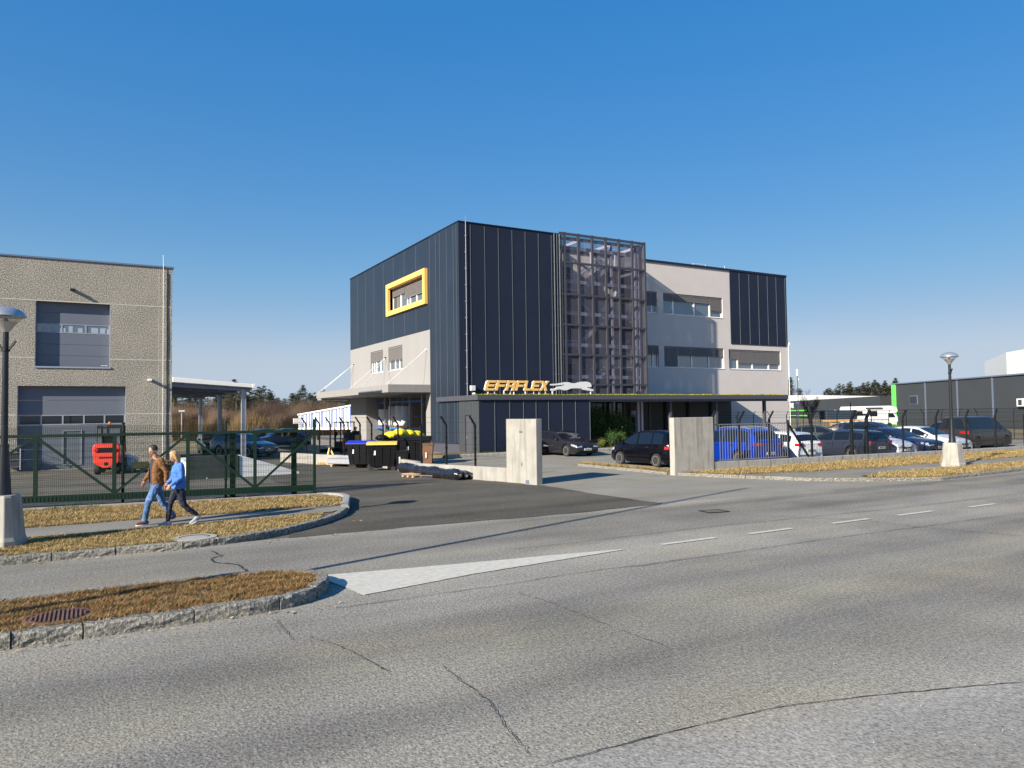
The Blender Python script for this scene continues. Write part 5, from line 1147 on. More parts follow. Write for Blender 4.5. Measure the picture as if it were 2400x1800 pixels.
    for s, nm, z in ((1,'number_plate',.42),(-1,'number_plate',.62)):
        mb = MB(); x = s*(L/2+.015); mb.box(min(x-.008,x+.008), max(x-.008,x+.008), -.26, .26, z-.055, z+.055); o = mb.build(nm, m_plate, root); mb = MB(); x += .01*s
        for k_, wd_ in enumerate((.03,.04,.015,.04,.04,.015,.035,.04)): yy_ = -.2+k_*.055; mb.box(min(x-.002,x+.002), max(x-.002,x+.002), yy_, yy_+wd_, z-.03, z+.03)
        mb.build('characters', m_black, o)
    if rails:
        for s in (1, -1): mb = MB(); pts = [(L/2-x, s*(ring(x)[6][0]-.02), top(x)+.045) for x in np.linspace(S['ws'][1]+.2, S['rg'][0]-.15, 8)]; mb.tube(pts, .018, 6); mb.build('roof_rail', m_alu, root)
    return root
LH = PI/2                     # heading away from the road
def slot(px, d, v=None):      # point d metres behind the low wall seen in column px
    p, _ = crossline(px, (22.1, 22.0+d), (90, 21.0+d)); return p
def park(kind, px, d, sgn, *a, **k):
    p = slot(px, d); L = SPEC[kind]['L']; return car(kind, a[0], a[1], a[2], p.x, p.y+L/2, LH if sgn > 0 else -LH, *a[3:], **k)
G1 = 'cars parked in a row behind the low wall'
park('suv', 1808, .9, 1, 'parked_suv', 'bright blue SUV with roof rails behind the bar railing', 'car', 'blue', G1, 10, rails=True, H=1.06)
park('estate', 1902, 1.5, 1, 'parked_car', 'white estate car seen from behind between the blue SUV and the slate car', 'car', 'white', G1)
park('estate', 2068, .8, 1, 'parked_car', 'slate blue estate car behind the doubled black fence post', 'car', 'slate', G1)
park('hatch', 2128, 1.0, -1, 'parked_car', 'white hatchback facing the road beside the slate estate car', 'car', 'white', G1, H=.95)
park('sedan', 2200, 1.4, -1, 'parked_car', 'dark blue car facing the road between two white cars', 'car', 'dblue', G1)
park('hatch', 2262, 1.3, -1, 'parked_car', 'white hatchback facing the road behind the street lamp base', 'car', 'white', G1, 5)
q_ = G(2292, 1051.5); car('van', 'parked_van', 'dark brown van with silver side strip at the right edge', 'van', q_.x+1.55, q_.y+.9, 0.0, 'brown', None, 5, rim=m_rubber)
p = atd(2222, 1000, 49); car('suv', 'parked_car', 'dark green car behind the street lamp, half hidden by the brown van', 'car', p.x, p.y, PI, 'dgreen', 'cars in the second row')
p = atd(1925, 1000, 50); car('hatch', 'parked_car', 'dark green hatchback in the second row behind the slate estate car', 'car', p.x, p.y, -.9, 'dgreen', 'cars in the second row')
p = atd(2008, 1000, 56); car('sedan', 'parked_car', 'dark grey car in the second row just behind the slate car roof', 'car', p.x, p.y, -1.0, 'grey', 'cars in the second row', H=1.05)
p = atd(2052, 1000, 50); car('suv', 'parked_car', 'dark blue tall car in the second row left of the motorhome', 'car', p.x, p.y, -1.3, 'dblue', 'cars in the second row')
a, b = G(1450.4, 1089), G(1541.7, 1095.5); hd = math.atan2(a.y-b.y, a.x-b.x); c = (a+b)/2; n_ = Vector((math.cos(hd-PI/2), math.sin(hd-PI/2)))
hd = LH+.03; c = (a+b)/2
car('mpv', 'parked_car', 'glossy black compact high roofed car beside the planted strip', 'car', c.x+.80, c.y+.0, hd, 'black', None, 9)
p = G(1324.8, 1069.8); car('estate', 'parked_car', 'anthracite estate car facing the entrance beside the planting bed', 'car', p.x+.8, p.y+1.38, -LH+.04, 'grey', 'cars by the navy wall', 10)
p2_ = crossline(1236, (0, 37.2), (60, 37.2))[0]; car('hatch', 'parked_car', 'black hatchback mostly hidden behind the left concrete pillar', 'car', p2_.x+.75, 39.5, -LH+.03, 'black', 'cars by the navy wall', 10)
p = atd(572, 1060, 48); car('estate', 'parked_car', 'navy estate car parked behind the white ramp wall', 'car', p.x, p.y, -LH+.5, 'navy', 'cars behind the green gate')
p = atd(655, 1040, 60); car('sedan', 'parked_car', 'blue saloon car parked sideways beyond the shelter columns', 'car', p.x, p.y, PI+.1, 'navy', 'cars behind the green gate', H=1.08)
p = atd(600, 1040, 63); car('hatch', 'parked_car', 'blue hatchback half hidden behind the blue saloon beyond the shelter', 'car', p.x, p.y, PI+.3, 'navy', 'cars behind the green gate')
p = atd(500, 1060, 52); car('hatch', 'parked_car', 'dark car in the shade under the sloping shelter roof', 'car', p.x, p.y, -LH, 'grey', 'cars behind the green gate')
# white motorhome in the distance
p = atd(2036, 985, 96); mh_ = thing('motorhome', 'white motorhome parked far back in front of the grey halls', 'motorhome', (p.x, p.y, 0), -math.radians(29))
prof = [(-3.2,.5),(3.0,.5),(3.25,.9),(3.2,1.5),(2.75,1.9),(3.3,2.15),(3.1,2.65),(2.3,2.85),(-3.1,2.8),(-3.25,2.5)]
mb = MB(); mb.prism(prof, -1.1, 1.1, lambda x, y, h: (x, h, y)); mb.build('body', m_mint, mh_, fix=True, bevel=.05)
mb = MB(); mb.prism([(2.0,1.35),(2.95,1.35),(2.62,1.88),(2.0,1.88)], -1.115, -1.105, lambda x, y, h: (x, h, y)); mb.prism([(-2.4,1.6),(-1.3,1.6),(-1.3,2.2),(-2.4,2.2)], -1.115, -1.105, lambda x, y, h: (x, h, y)); mb.prism([(-.4,1.5),(.6,1.5),(.6,2.2),(-.4,2.2)], -1.115, -1.105, lambda x, y, h: (x, h, y)); mb.build('window', m_cglass, mh_, fix=True)
mb = MB(); mb.box(-3.1,2.0,-1.12,-1.1,1.05,1.12); mb.box(-.9,1.2,-1.3,-1.12,2.5,2.66); mb.build('trim', m_greyhall, mh_)
for x in (-2.0, 2.1): mb = MB(); mb.lathe([(.34,-1.12),(.34,-.9)], (x,0,.34), 16, axis='y'); mb.build('wheel', m_rubber, mh_)
p = atd(1968, 1000, 72); t = thing('loaded_trailer', 'low frame of pale timber bars in front of the low grey building', 'frame', (p.x, p.y, 0), -.4)
mb = MB(); mb.bar((-2,0,1.4),(2.2,0,1.4), .16, .2); mb.bar((-1,0,1.1),(2.2,0,1.1), .12, .12)
for x in (-.9, .6, 2.1): mb.bar((x,0,0),(x,0,1.4), .12, .12)
mb.build('timber_bars', m_wood, t); mb = MB(); mb.box(-1.2,2.1,.3,1.6,1.5,2.4); mb.build('blue_load', M('blue_tarpaulin', (.02,.035,.05), .6), t, bevel=.1)

# ------------------------------------------------------------------ forklift
fp = G(258, 1106); fk_ = thing('forklift', 'red forklift with black overhead guard parked at the lower sectional door', 'forklift', (.8, 39.3, 0), PI/2-.2)
m_red = M('red_paint', (.75,.05,.03), .4, 0, .05, coat=.5)
# local: x forward (away from the counterweight), counterweight faces -x towards the camera
mb = MB(); pr = [(-.62,.2),(-.18,-.0),(-.18,0)]
bodyp = [(-.5,.52),(-.12,.3),(.12,.3),(.5,.52),(.55,1.0),(.55,1.22),(.52,1.34),(.42,1.4),(-.42,1.4),(-.52,1.34),(-.55,1.22),(-.55,1.0)]
mb.prism([(y, z) for y, z in bodyp], -1.0, -.45, lambda x, y, h: (h, x, y)); mb.box(-.45, .9, -.5, .5, .45, .95); mb.box(-.45,.1,-.42,.42,.95,1.25); mb.build('counterweight_body', m_red, fk_, fix=True, bevel=.04)
mb = MB(); mb.box(-1.015, -.99, -.4, .4, 1.0, 1.22); mb.box(-1.012,-.99,-.28,.28,.74,.8); mb.box(-1.012,-.99,-.07,.07,.42,.56); mb.build('grille', m_black, fk_)
for y in (-.38, .38):
    mb = MB(); mb.lathe([(.085,-1.045),(.07,-1.05),(.001,-1.055)][::-1], (0,y,1.12), 14, axis='x'); mb.build('tail_light', m_tail, fk_)
for x, y, r in ((-.62,-.4,.27),(-.62,.4,.27),(.65,-.45,.34),(.65,.45,.34)):
    mb = MB(); mb.lathe([(r*.55,y-.1),(r*.95,y-.11),(r,y-.07),(r,y+.07),(r*.95,y+.11),(r*.55,y+.1)], (x,0,r), 22, axis='y'); o = mb.build('wheel', m_rubber, fk_, smooth=40); mb = MB(); mb.lathe([(r*.55,y-.09),(r*.55,y+.09)], (x,0,r), 16, axis='y'); mb.build('rim', m_steel, o)
mb = MB()
for y in (-.48, .48): mb.tube([(-.55,y,1.35),(-.5,y,1.5),(-.42,y,2.12),(-.2,y,2.2),(.6,y,2.2),(.85,y,1.2),(.9,y,.9)], .035, 8)
for x in (-.2,0,.2,.4,.6): mb.bar((x,-.48,2.2),(x,.48,2.2), .04, .03)
mb.bar((-.42,-.48,2.12),(-.42,.48,2.12), .05, .08); mb.build('overhead_guard', m_blackm, fk_)
mb = MB(); mb.ball((-.25,.0,2.32), .06, 8, 0, (1,1,1.2)); mb.build('beacon', M('orange_beacon', (.85,.2,.03), .3), fk_)
mb = MB(); mb.box(-.3,.15,-.25,.25,1.25,1.33); mb.box(-.35,-.25,-.25,.25,1.33,1.75); mb.build('seat', m_black, fk_, bevel=.03)
mb = MB(); mb.tube([(.35,0,1.2),(.25,0,1.5)], .02); mb.lathe([(.17,0),(.19,.015),(.17,.03)], (.24,0,1.5), 16, capb=False, capt=False); mb.build('steering_wheel', m_black, fk_)
mb = MB()
for y in (-.3, .3): mb.box(1.0, 1.12, y-.05, y+.05, .1, 2.2)
for z in (.4, 1.1, 2.15): mb.box(1.0, 1.1, -.3, .3, z, z+.08)
for y in (-.25, .25): mb.box(1.15, 2.25, y-.06, y+.06, .08, .12); mb.box(1.12, 1.17, y-.06, y+.06, .08, .7)
mb.build('mast_and_forks', m_blackm, fk_)
# items by the hall
def pallet(x, y, z, rz_, label, s=1, group=None):
    t = thing('wooden_pallet', label, 'pallet', (x, y, z), rz_, group); mb = MB()
    for k in range(7): mb.box(-.6*s, .6*s, -.4+k*.12-.0, -.4+k*.12+.08, .12, .142)
    mb.build('deck_boards', m_wood, t); mb = MB()
    for x_ in (-.52, 0, .52):
        for y_ in (-.35, 0, .35): mb.box(x_*s-.06, x_*s+.06, y_-.05, y_+.05, .022, .1)
        mb.box(x_*s-.05, x_*s+.05, -.42, .42, 0, .022); mb.box(x_*s-.05, x_*s+.05, -.42, .42, .1, .12)
    mb.build('blocks', m_wood, t); return t
p = G(335, 1103); pallet(p.x, p.y, 0, .1, 'wooden pallet with a yellow crate by the gravel wall, left of the man')
t = thing('yellow_crate', 'small bright yellow crate on a pallet by the gravel wall', 'crate', (p.x-.1, p.y, .145)); mb = MB(); mb.box(-.4,.35,-.25,.25,0,.05); mb.box(-.4,.35,-.25,-.22,.05,.28); mb.box(-.4,.35,.22,.25,.05,.28); mb.box(-.4,-.37,-.22,.22,.05,.28); mb.box(.32,.35,-.22,.22,.05,.28); mb.build('sides', m_yellow, t)
p = G(398, 1101)
for k, lab in enumerate(('lowest pallet of the short stack behind the couple','middle pallet of the short stack behind the couple','top pallet of the short stack behind the couple')): pallet(p.x, p.y, .145*k+.005*k, .1+.05*k, lab, 1, 'pallets stacked behind the couple')
p = G(310, 1104); mb = MB(); r_ = random.Random(9)
for k in range(14): mb.ball((r_.uniform(-.2,.2), r_.uniform(-.15,.15), .15+k*.045), .2-.006*k, 7, 0, (1,r_.uniform(.7,1),r_.uniform(.7,1)))
o = mb.build('plastic_wrap', M('milky_plastic_film', (.75,.75,.76), .25, 0, .1, coat=.5), smooth=180); o.location = p; tag(o, 'crumpled heap of milky plastic film by the gravel wall', 'plastic film')
p = G(28, 1106); t = thing('wire_cart', 'grey wire trolley beside the lower sectional door, behind the left lamp', 'trolley', (p.x, p.y, 0)); mb = MB()
for x in (-.35, .35):
    for y in (-.25, .25): mb.tube([(x,y,.1),(x,y,1.3)], .018, 6)
for z in (.25,.6,.95,1.25): mb.tube([(-.35,-.25,z),(.35,-.25,z),(.35,.25,z),(-.35,.25,z),(-.35,-.25,z)], .012, 5)
mb.build('wire_frame', m_steel, t); mb = MB(); mb.box(-.3,.3,-.2,.2,.28,.58); mb.box(-.25,.28,-.2,.18,.62,.9); mb.build('load', m_greyhall, t)

# ------------------------------------------------------------------ refuse containers
def big_bin(x, y, rz_, lid, label, W_=1.3, D=1.0, H_=1.2, group=None):
    t = thing('wheeled_container', label, 'waste container', (x, y, 0), rz_, group); mb = MB(); w0, w1, d0, d1 = W_*.42, W_/2, D*.38, D/2
    mb.add([(-w0,-d0,.2),(w0,-d0,.2),(w0,d0,.2),(-w0,d0,.2),(-w1,-d1,H_-.08),(w1,-d1,H_-.08),(w1,d1,H_-.08),(-w1,d1,H_-.08)], [(3,2,1,0),(4,5,6,7),(0,1,5,4),(1,2,6,5),(2,3,7,6),(3,0,4,7)])
    mb.box(-w1-.03, w1+.03, -d1-.03, d1+.03, H_-.08, H_); 
    for k in (-.28, 0, .28): mb.bar((k*W_*.9,-d0-.005,.25),(k*W_*1.02,-d1-.005,H_-.12), .05, .03)
    mb.build('body', m_black, t, bevel=.02); mb = MB(); n = 9; vs = []
    for i in range(n+1): a = i/n; yy_ = -d1-.04+(D+.08)*a; zz = H_+.0+.13*math.sin(PI*a)**.6; vs += [(-w1-.04,yy_,zz),(w1+.04,yy_,zz)]
    k = len(vs); vs += [(-w1-.04,-d1-.04,H_-.02),(w1+.04,-d1-.04,H_-.02),(-w1-.04,d1+.04,H_-.02),(w1+.04,d1+.04,H_-.02)]
    mb.add(vs, [(2*i, 2*i+1, 2*i+3, 2*i+2) for i in range(n)]+[(k,)+tuple(range(0, k, 2))+(k+2,), (k+3,)+tuple(range(k-1, 0, -2))+(k+1,), (k,k+1,1,0), (k+2,k-2,k-1,k+3)])
    mb.build('lid', lid, t, bevel=.015)
    for x_ in (-w0+.05, w0-.05):
        for y_ in (-d0+.05, d0-.05): mb = MB(); mb.lathe([(.05,-.02),(.1,-.025),(.1,.025),(.05,.02)], (x_,y_,.1), 14, axis='y'); mb.box(x_-.03,x_+.03,y_-.04,y_+.04,.12,.22); mb.build('castor', m_rubber, t)
    mb = MB(); mb.box(-w1*.55,-w1*.42,-d1*.97-.0,-d1*.9,.72,.92); mb.build('sticker', m_mint, t)
    return t
m_ylid = M('yellow_plastic', (.68,.47,.09), .45, 0, .06); m_blid = M('blue_plastic', (.015,.03,.4), .4, 0, .08); m_brown = M('brown_plastic', (.16,.085,.045), .5, 0, .1)
p = G(903, 1103); big_bin(p.x, p.y+.35, -.42, m_ylid, 'large black wheeled container with a yellow lid')
p = G(858, 1099); big_bin(p.x, p.y+.65, -.6, m_blid, 'large black wheeled container with a blue lid', W_=1.2, D=.9)
def small_bin(p, rz_, m_, ml, label, H_=.95, s=1):
    t = thing('wheelie_bin', label, 'wheelie bin', p, rz_); mb = MB(); w0, w1 = .2*s, .27*s
    mb.add([(-w0,-w0,.06),(w0,-w0,.06),(w0,w0,.06),(-w0,w0,.06),(-w1,-w1,H_-.08),(w1,-w1,H_-.08),(w1,w1,H_-.08),(-w1,w1,H_-.08)], [(3,2,1,0),(4,5,6,7),(0,1,5,4),(1,2,6,5),(2,3,7,6),(3,0,4,7)]); mb.box(-w1-.02,w1+.02,-w1-.02,w1+.02,H_-.1,H_-.05); mb.build('body', m_, t, bevel=.015)
    mb = MB(); mb.box(-w1-.03,w1+.03,-w1-.04,w1+.05,H_-.05,H_); mb.build('lid', ml, t, bevel=.02)
    for x_ in (-w0, w0): mb = MB(); mb.lathe([(.1,-.025),(.1,.025)], (x_,w0,.1), 14, axis='x'); mb.build('wheel', m_rubber, t)
    mb = MB(); mb.box(-.1,-.04,-w1-.004,-w1+.01,.35,.62); mb.build('sticker', m_mint, t); return t
p = G(944, 1102); small_bin((p.x, p.y+.1, 0), -.5, m_black, m_black, 'small black wheelie bin right of the yellow lidded container', .9)
p = G(1010, 1090); small_bin((p.x+.1, p.y+.6, 0), -.5, m_brown, m_brown, 'brown wheelie bin behind the low wall', 1.08, 1.05)
p = atd(975, 1060, 38.5); big_bin(p.x, p.y, -.5, m_black, 'large black container with black lid behind the low wall, left of the brown bin', 1.5, 1.1, 1.3, 'black containers behind the low wall')
p = atd(938, 1060, 40); big_bin(p.x, p.y, -.5, m_black, 'black container heaped with yellow sacks', 1.5, 1.1, 1.3)
m_sack = M('yellow_sack', (.8,.62,.02), .5, 0, .15, 6, bump=.6, bs=9)
c0 = Vector((p.x, p.y, 1.42)); r_ = random.Random(4)
for i, (dx, dy, dz, s_) in enumerate(((-.55,-.1,.02,.36),(-.05,0,.14,.42),(.42,.05,.08,.38),(.85,.1,0,.33),(1.25,.1,-.06,.28))):
    mb = MB()
    for k in range(5): mb.ball((r_.gauss(0,.1), r_.gauss(0,.08), r_.gauss(0,.03)), s_*r_.uniform(.6,.95), 9, 0, (1.25,1,.62))
    o = mb.build('refuse_sack', m_sack, smooth=180); o.location = c0+Vector((dx,dy,dz)); o.rotation_euler.z = r_.uniform(0,3)
    rm = o.modifiers.new('fuse', 'REMESH'); rm.mode = 'VOXEL'; rm.voxel_size = .03; rm.use_smooth_shade = True
    tag(o, ['leftmost yellow sack heaped on the black container','tallest yellow sack, second from the left on the black container','middle yellow sack heaped on the black container','second yellow sack from the right on the black container','small rightmost yellow sack on the black container'][i], 'sack', 'yellow sacks heaped on the container')
mb = MB(); 
for k in range(6): mb.ball((r_.gauss(0,.2), r_.gauss(0,.1), r_.uniform(-.05,.05)), .25, 9, 0, (1.3,1,.6))
o = mb.build('refuse_sack', m_black, smooth=180); o.location = c0+Vector((-1.05,-.2,-.08)); rm = o.modifiers.new('fuse', 'REMESH'); rm.mode = 'VOXEL'; rm.voxel_size = .03; rm.use_smooth_shade = True; tag(o, 'black sack left of the yellow sacks', 'sack')

def crumple(o, strength, size):
    tx = bpy.data.textures.new('folds', 'CLOUDS'); tx.noise_scale = size; tx.noise_depth = 2
    d = o.modifiers.new('folds', 'DISPLACE'); d.texture = tx; d.strength = strength; d.texture_coords = 'GLOBAL'; d.mid_level = .5
# black wrapped rolls on the ground by the wall, on a small pallet
m_foil = M('black_foil', (.012,.013,.02), .22, 0, .3, 5, bump=.9, bs=7, coat=.4)
ra, rb = G(945, 1112), G(1085, 1126); ra.z = rb.z = 0; dirr = (rb-ra); dn_ = dirr.normalized(); sd = Vector((-dn_.y, dn_.x, 0))
for i, (o1, o2, r0_, sg, lab) in enumerate(((-.05,-.1,.2,-.15,'nearest of the three long black foil wrapped rolls by the low wall'),(.0,.1,.17,.18,'middle of the three long black foil wrapped rolls by the low wall'),(.1,.02,.17,.48,'farthest of the three black foil wrapped rolls, against the low wall'))):
    t = thing('wrapped_roll', lab, 'roll', (0,0,0), 0, 'black wrapped rolls by the wall'); mb = MB(); pts = []; rad = []
    for k in range(25):
        f_ = k/24; pt_ = ra+dirr*(f_+o1*.3*(1-f_))+sd*(sg+.03*math.sin(f_*9+i)); pt_.z = r0_+.14*(1-f_)*(1 if i else .7)+.012*math.sin(f_*14+i*2); pts.append(pt_); rad.append(r0_*(1+.07*math.sin(f_*23+i*1.7))*(.6 if k in (0,24) else 1))
    mb.tube(pts, rad, 16); fo = mb.build('foil_wrap', m_foil, t, smooth=50); sb_ = fo.modifiers.new('s', 'SUBSURF'); sb_.levels = sb_.render_levels = 2; sb_.subdivision_type = 'SIMPLE'; crumple(fo, .10, .35); mb = MB(); e_ = pts[-1]; mb.tube([e_-dn_*.02, e_+dn_*.03], [.09,.09], 14); mb.build('core', m_rubber, t); mb = MB(); mb.lathe([(.06,0),(.075,.004)], (0,0,0), 14) ; 
    o = MB(); o.tube([e_+dn_*.031, e_+dn_*.036], [.055,.055], 12); o.build('core_tube', m_conc, t)
p = G(978, 1118); pallet(p.x, p.y+.15, 0, math.atan2(dirr.y, dirr.x), 'small wooden pallet under the black wrapped rolls', .7)
mb = MB(); a = G(945, 1112, .3); b = G(1018, 1115, .2); mb.bar(a-sd*.1, b-sd*.1, .05, .04); tag(mb.build('steel_profile', m_steel), 'grey steel profile lying against the black wrapped rolls', 'steel bar')
mb = MB(); a = G(1035, 1094, .35); b = G(1060, 1099, .3); mb.bar(a, b, .25, .04); tag(mb.build('wooden_board', m_wood), 'short wooden board wedged behind the black wrapped rolls', 'board')
# yellow lifting frame, red box, stacked sheets
a, b = G(748, 1090), G(791, 1088); d_ = (b-a).normalized(); s_ = Vector((-d_.y, d_.x, 0)); ap = (a+b)/2+d_*.15+s_*.25+Vector((0,0,.86))
t = thing('lifting_jib', 'yellow triangular steel lifting frame standing near the gate end', 'lifting frame', (0,0,0)); mb = MB()
mb.bar(a+Vector((0,0,.08)), b+Vector((0,0,.06)), .09, .1); mb.bar(b+Vector((0,0,.05)), ap, .08, .08); mb.bar(a.lerp(b,.35)+Vector((0,0,.08)), ap, .07, .07); mb.bar(a.lerp(b,.7)+s_*.6+Vector((0,0,.05)), ap, .07, .07); mb.bar(b+Vector((0,0,.05)), a.lerp(b,.7)+s_*.6+Vector((0,0,.05)), .08, .08); mb.bar(a+s_*.4+Vector((0,0,.06)), a.lerp(b,.7)+s_*.6+Vector((0,0,.06)), .08, .08); mb.build('steel_frame', m_yellow, t)
mb = MB(); mb.tube([ap+Vector((.0,0,-.05)), ap+Vector((0,0,-.2)), ap+Vector((.06,0,-.26)), ap+Vector((.1,0,-.2))], .018, 6); mb.build('hook', m_blackm, t)
p = G(754, 1083); mb = MB(); mb.box(-.25,.22,-.18,.18,0,.28); o = mb.build('red_box', M('dull_red_paint', (.2,.05,.04), .6), bevel=.02); o.location = (p.x-.1, p.y+.5, 0); o.rotation_euler.z = .5; tag(o, 'dull red metal box behind the yellow lifting frame', 'box')
a, b = G(806, 1093), G(845, 1097); d_ = (b-a); an = math.atan2(d_.y, d_.x); t = thing('metal_sheets', 'stack of grey corrugated metal sheets lying left of the containers', 'metal sheets', a.lerp(b,.5)+Vector((0,.5,0)), an+.35); mb = MB(); n = 40
for j in range(6):
    vs = []
    for k in range(n+1): y_ = -.5+k/n; vs += [(-.95,y_,.16+j*.05+.018*math.cos(k*PI/2)),(.95,y_,.16+j*.05+.018*math.cos(k*PI/2))]
    mb.add(vs, [(2*k, 2*k+1, 2*k+3, 2*k+2) for k in range(n)])
mb.box(-.93,.93,-.49,.49,.17,.4); mb.build('corrugated_sheets', m_steel, t); mb = MB()
for x in (-.7, .7): mb.box(x-.05,x+.05,-.5,.5,0,.12)
mb.build('timber_bearers', m_wood, t)
mb = MB(); mb.tube([G(792,1088)+Vector((0,.3,.02)), G(795,1086)+Vector((0,.3,.5)), G(798,1086)+Vector((0,.4,.55)), G(801,1088)+Vector((0,.3,.02))], .022, 8); tag(mb.build('rubber_hose', m_rubber), 'bent black rubber hose between the lifting frame and the metal sheets', 'hose')

# racks with paper rolls in the loading bay
def W2(x, y, z=0): return Vector((BU+x, BV+y, z))
rack = thing('pallet_rack', 'tall pallet rack with blue beams standing in the loading bay', 'rack', W2(0,0))
ups = {}
for px, x in ((863,.9),(902,.9),(915,.9),(960.6,.9),(989.4,.9)):
    q_ = atu(px, 1000, BU+.9); ups[px] = q_.y-BV
for px, y in ups.items():
    mb = MB()
    for x in (.9, 2.0): mb.box(x-.05, x+.05, y-.05, y+.05, .03, 4.0)
    for k in range(5): mb.bar((.9,y,.3+k*.75),(2.0,y,.3+(k+1)*.75 if k % 2 == 0 else .3+k*.75-.0), .025, .025) if k % 2 == 0 else mb.bar((2.0,y,.3+k*.75),(.9,y,.3+(k+1)*.75), .025, .025)
    mb.build('upright_frame', m_steel, rack)
m_beam = M('blue_beam_paint', (.02,.16,.5), .5, 0, .06)
zb1 = atu(930, 1003, BU+.9).z; zb2 = 3.55
for a, b in ((ups[902],ups[863]),(ups[960.6],ups[915]),(ups[989.4],ups[960.6])):
    for z in (zb1, zb2):
        mb = MB(); mb.box(.86, .92, a+.05, b-.05, z-.09, z+.05); mb.box(1.98, 2.04, a+.05, b-.05, z-.09, z+.05); mb.build('beam', m_beam, rack)
m_paper = M('white_paper_roll', (.72,.73,.78), .7, 0, .03)
prl = [(871,1),(886,1),(897,0),(921,1),(937,1),(951,0)]
labs = ['first','second','third','fourth','fifth','sixth']
for i, (px, _) in enumerate(prl):
    q_ = atu(px+2, 1000, BU+1.35); y = q_.y-BV; t = thing('paper_roll', f'{labs[i]} white upright roll from the left on the blue rack beams', 'roll', W2(1.4, y, zb1+.2), 0, 'white rolls on the rack')
    h_ = (1.38 if i < 3 else 1.55)*(1 if i % 3 < 2 else .96); mb = MB(); mb.lathe([(.46,0),(.47,.02),(.47,h_-.02),(.45,h_)], n=24); mb.build('wrapping', m_paper, t, smooth=40)
for i, (px, s_) in enumerate(((884,1.0),(935,1.0),(968,.6))):
    q_ = atu(px, 1000, BU+1.35); pallet(BU+1.4, q_.y, zb1+.052, PI/2, ['wooden pallet under the left group of white rolls','wooden pallet under the right group of white rolls','empty wooden pallet at the right end of the rack'][i], 1.45 if s_ == 1 else .8)
m_kraft = M('yellow_kraft_wrap', (.75,.55,.2), .7, 0, .1, 2)
for i, (px, w_, lab) in enumerate(((880,1.5,'yellow wrapped bale under the left blue beam'),(926,1.2,'yellow wrapped bale under the right blue beam'),(950,1.0,'pale yellow bale beside the rack post'))):
    q_ = atu(px, 1000, BU+1.3); mb = MB(); mb.box(-.5,.5,-w_/2,w_/2,0,zb1-.35); o = mb.build('wrapped_bale', m_kraft if i < 2 else M('cream_wrap', (.6,.5,.33), .7), bevel=.03); o.location = (BU+1.45, q_.y, .03); tag(o, lab, 'bale')

# order picker truck with its driver platform at the bay
p = atd(806, 1058, 50); t = thing('reach_truck', 'black reach truck with orange panel beyond the blue lidded container', 'forklift', (p.x, p.y, 0), .2); mb = MB()
mb.box(-.5,.6,-.45,.45,.1,.8); mb.box(.2,.6,-.45,.45,.8,1.4); mb.build('chassis', m_blackm, t, bevel=.03); mb = MB()
for x, y in ((-.45,-.4),(.55,-.4),(-.45,.4),(.55,.4)): mb.bar((x,y,.8),(x,y,2.05), .06, .06)
mb.box(-.5,.6,-.45,.45,2.05,2.12); mb.build('overhead_guard', m_blackm, t); mb = MB(); mb.box(-.36,-.1,-.47,-.452,.3,1.0); mb.build('orange_panel', M('orange_paint', (.5,.14,.02), .5), t)
mb = MB(); mb.box(-1.7,-.5,-.1,.1,.1,.35); mb.tube([(-.7,-.2,.3),(-.7,-.2,1.25)], .03); mb.ball((-.7,-.2,1.3), .12, 7, 0, (1,.4,1.3)); mb.build('battery_arm', m_black, t)
for x in (-.3, .4): mb = MB(); mb.lathe([(.16,-.47),(.16,-.35)], (x,0,.16), 14, axis='y'); mb.build('wheel', m_rubber, t)
p = atd(833.5, 1046, 52); t = thing('yellow_platform', 'bright yellow enclosed work platform beside the white wall', 'platform', (p.x, p.y, 0), -YAW); zz = atd(833, 1046, 52).z; zt2 = atd(833, 1019.5, 52).z
mb = MB(); w_ = .36; mb.box(-w_, w_, -.3, .3, max(.2, zz), zt2); mb.build('yellow_panel', m_ylid, t, bevel=.02); mb = MB(); mb.box(-.3,.3,-.28,.28,.0,max(.2, zz)); mb.build('base', m_black, t); PLT = (p.x, p.y, zt2)

# ------------------------------------------------------------------ people
m_skin = M('skin', (.42,.225,.16), .55, 0, .06, 20); m_hairm = M('dark_hair', (.05,.032,.022), .7, 0, .3, 60, bump=.8, bs=90); m_hairw = M('blonde_hair', (.5,.3,.12), .5, 0, .3, 40, stretch=(1,1,.15), bump=.6, bs=60)
m_jacket = M('brown_jacket', (.17,.075,.024), .85, 0, .12, 7, bump=.5, bs=14); m_shirt = M('navy_shirt', (.025,.025,.045), .85, 0, .1, bump=.4, bs=12)
m_jeans = M('blue_jeans', (.07,.15,.3), .85, 0, .4, 5, bump=.6, bs=13); m_trous = M('navy_trousers', (.012,.014,.035), .8, 0, .2, 6, bump=.5, bs=12)
m_sweat = M('blue_sweater', (.06,.17,.5), .9, 0, .12, 9, bump=.7, bs=26); m_shoe = M('brown_leather', (.16,.045,.02), .5, 0, .15); m_shoeg = M('grey_canvas', (.3,.33,.36), .8, 0, .12); m_sole = M('pale_sole', (.7,.66,.62), .7)
m_eye = M('eye_dark', (.03,.02,.02), .3); m_lip = M('lips', (.4,.14,.11), .5)
def chain(mb, pts, rad, n=12):
    mb.tube(pts, rad, n)
    for p, r in zip(pts, rad): mb.ball(tuple(p), r*1.0, 8)
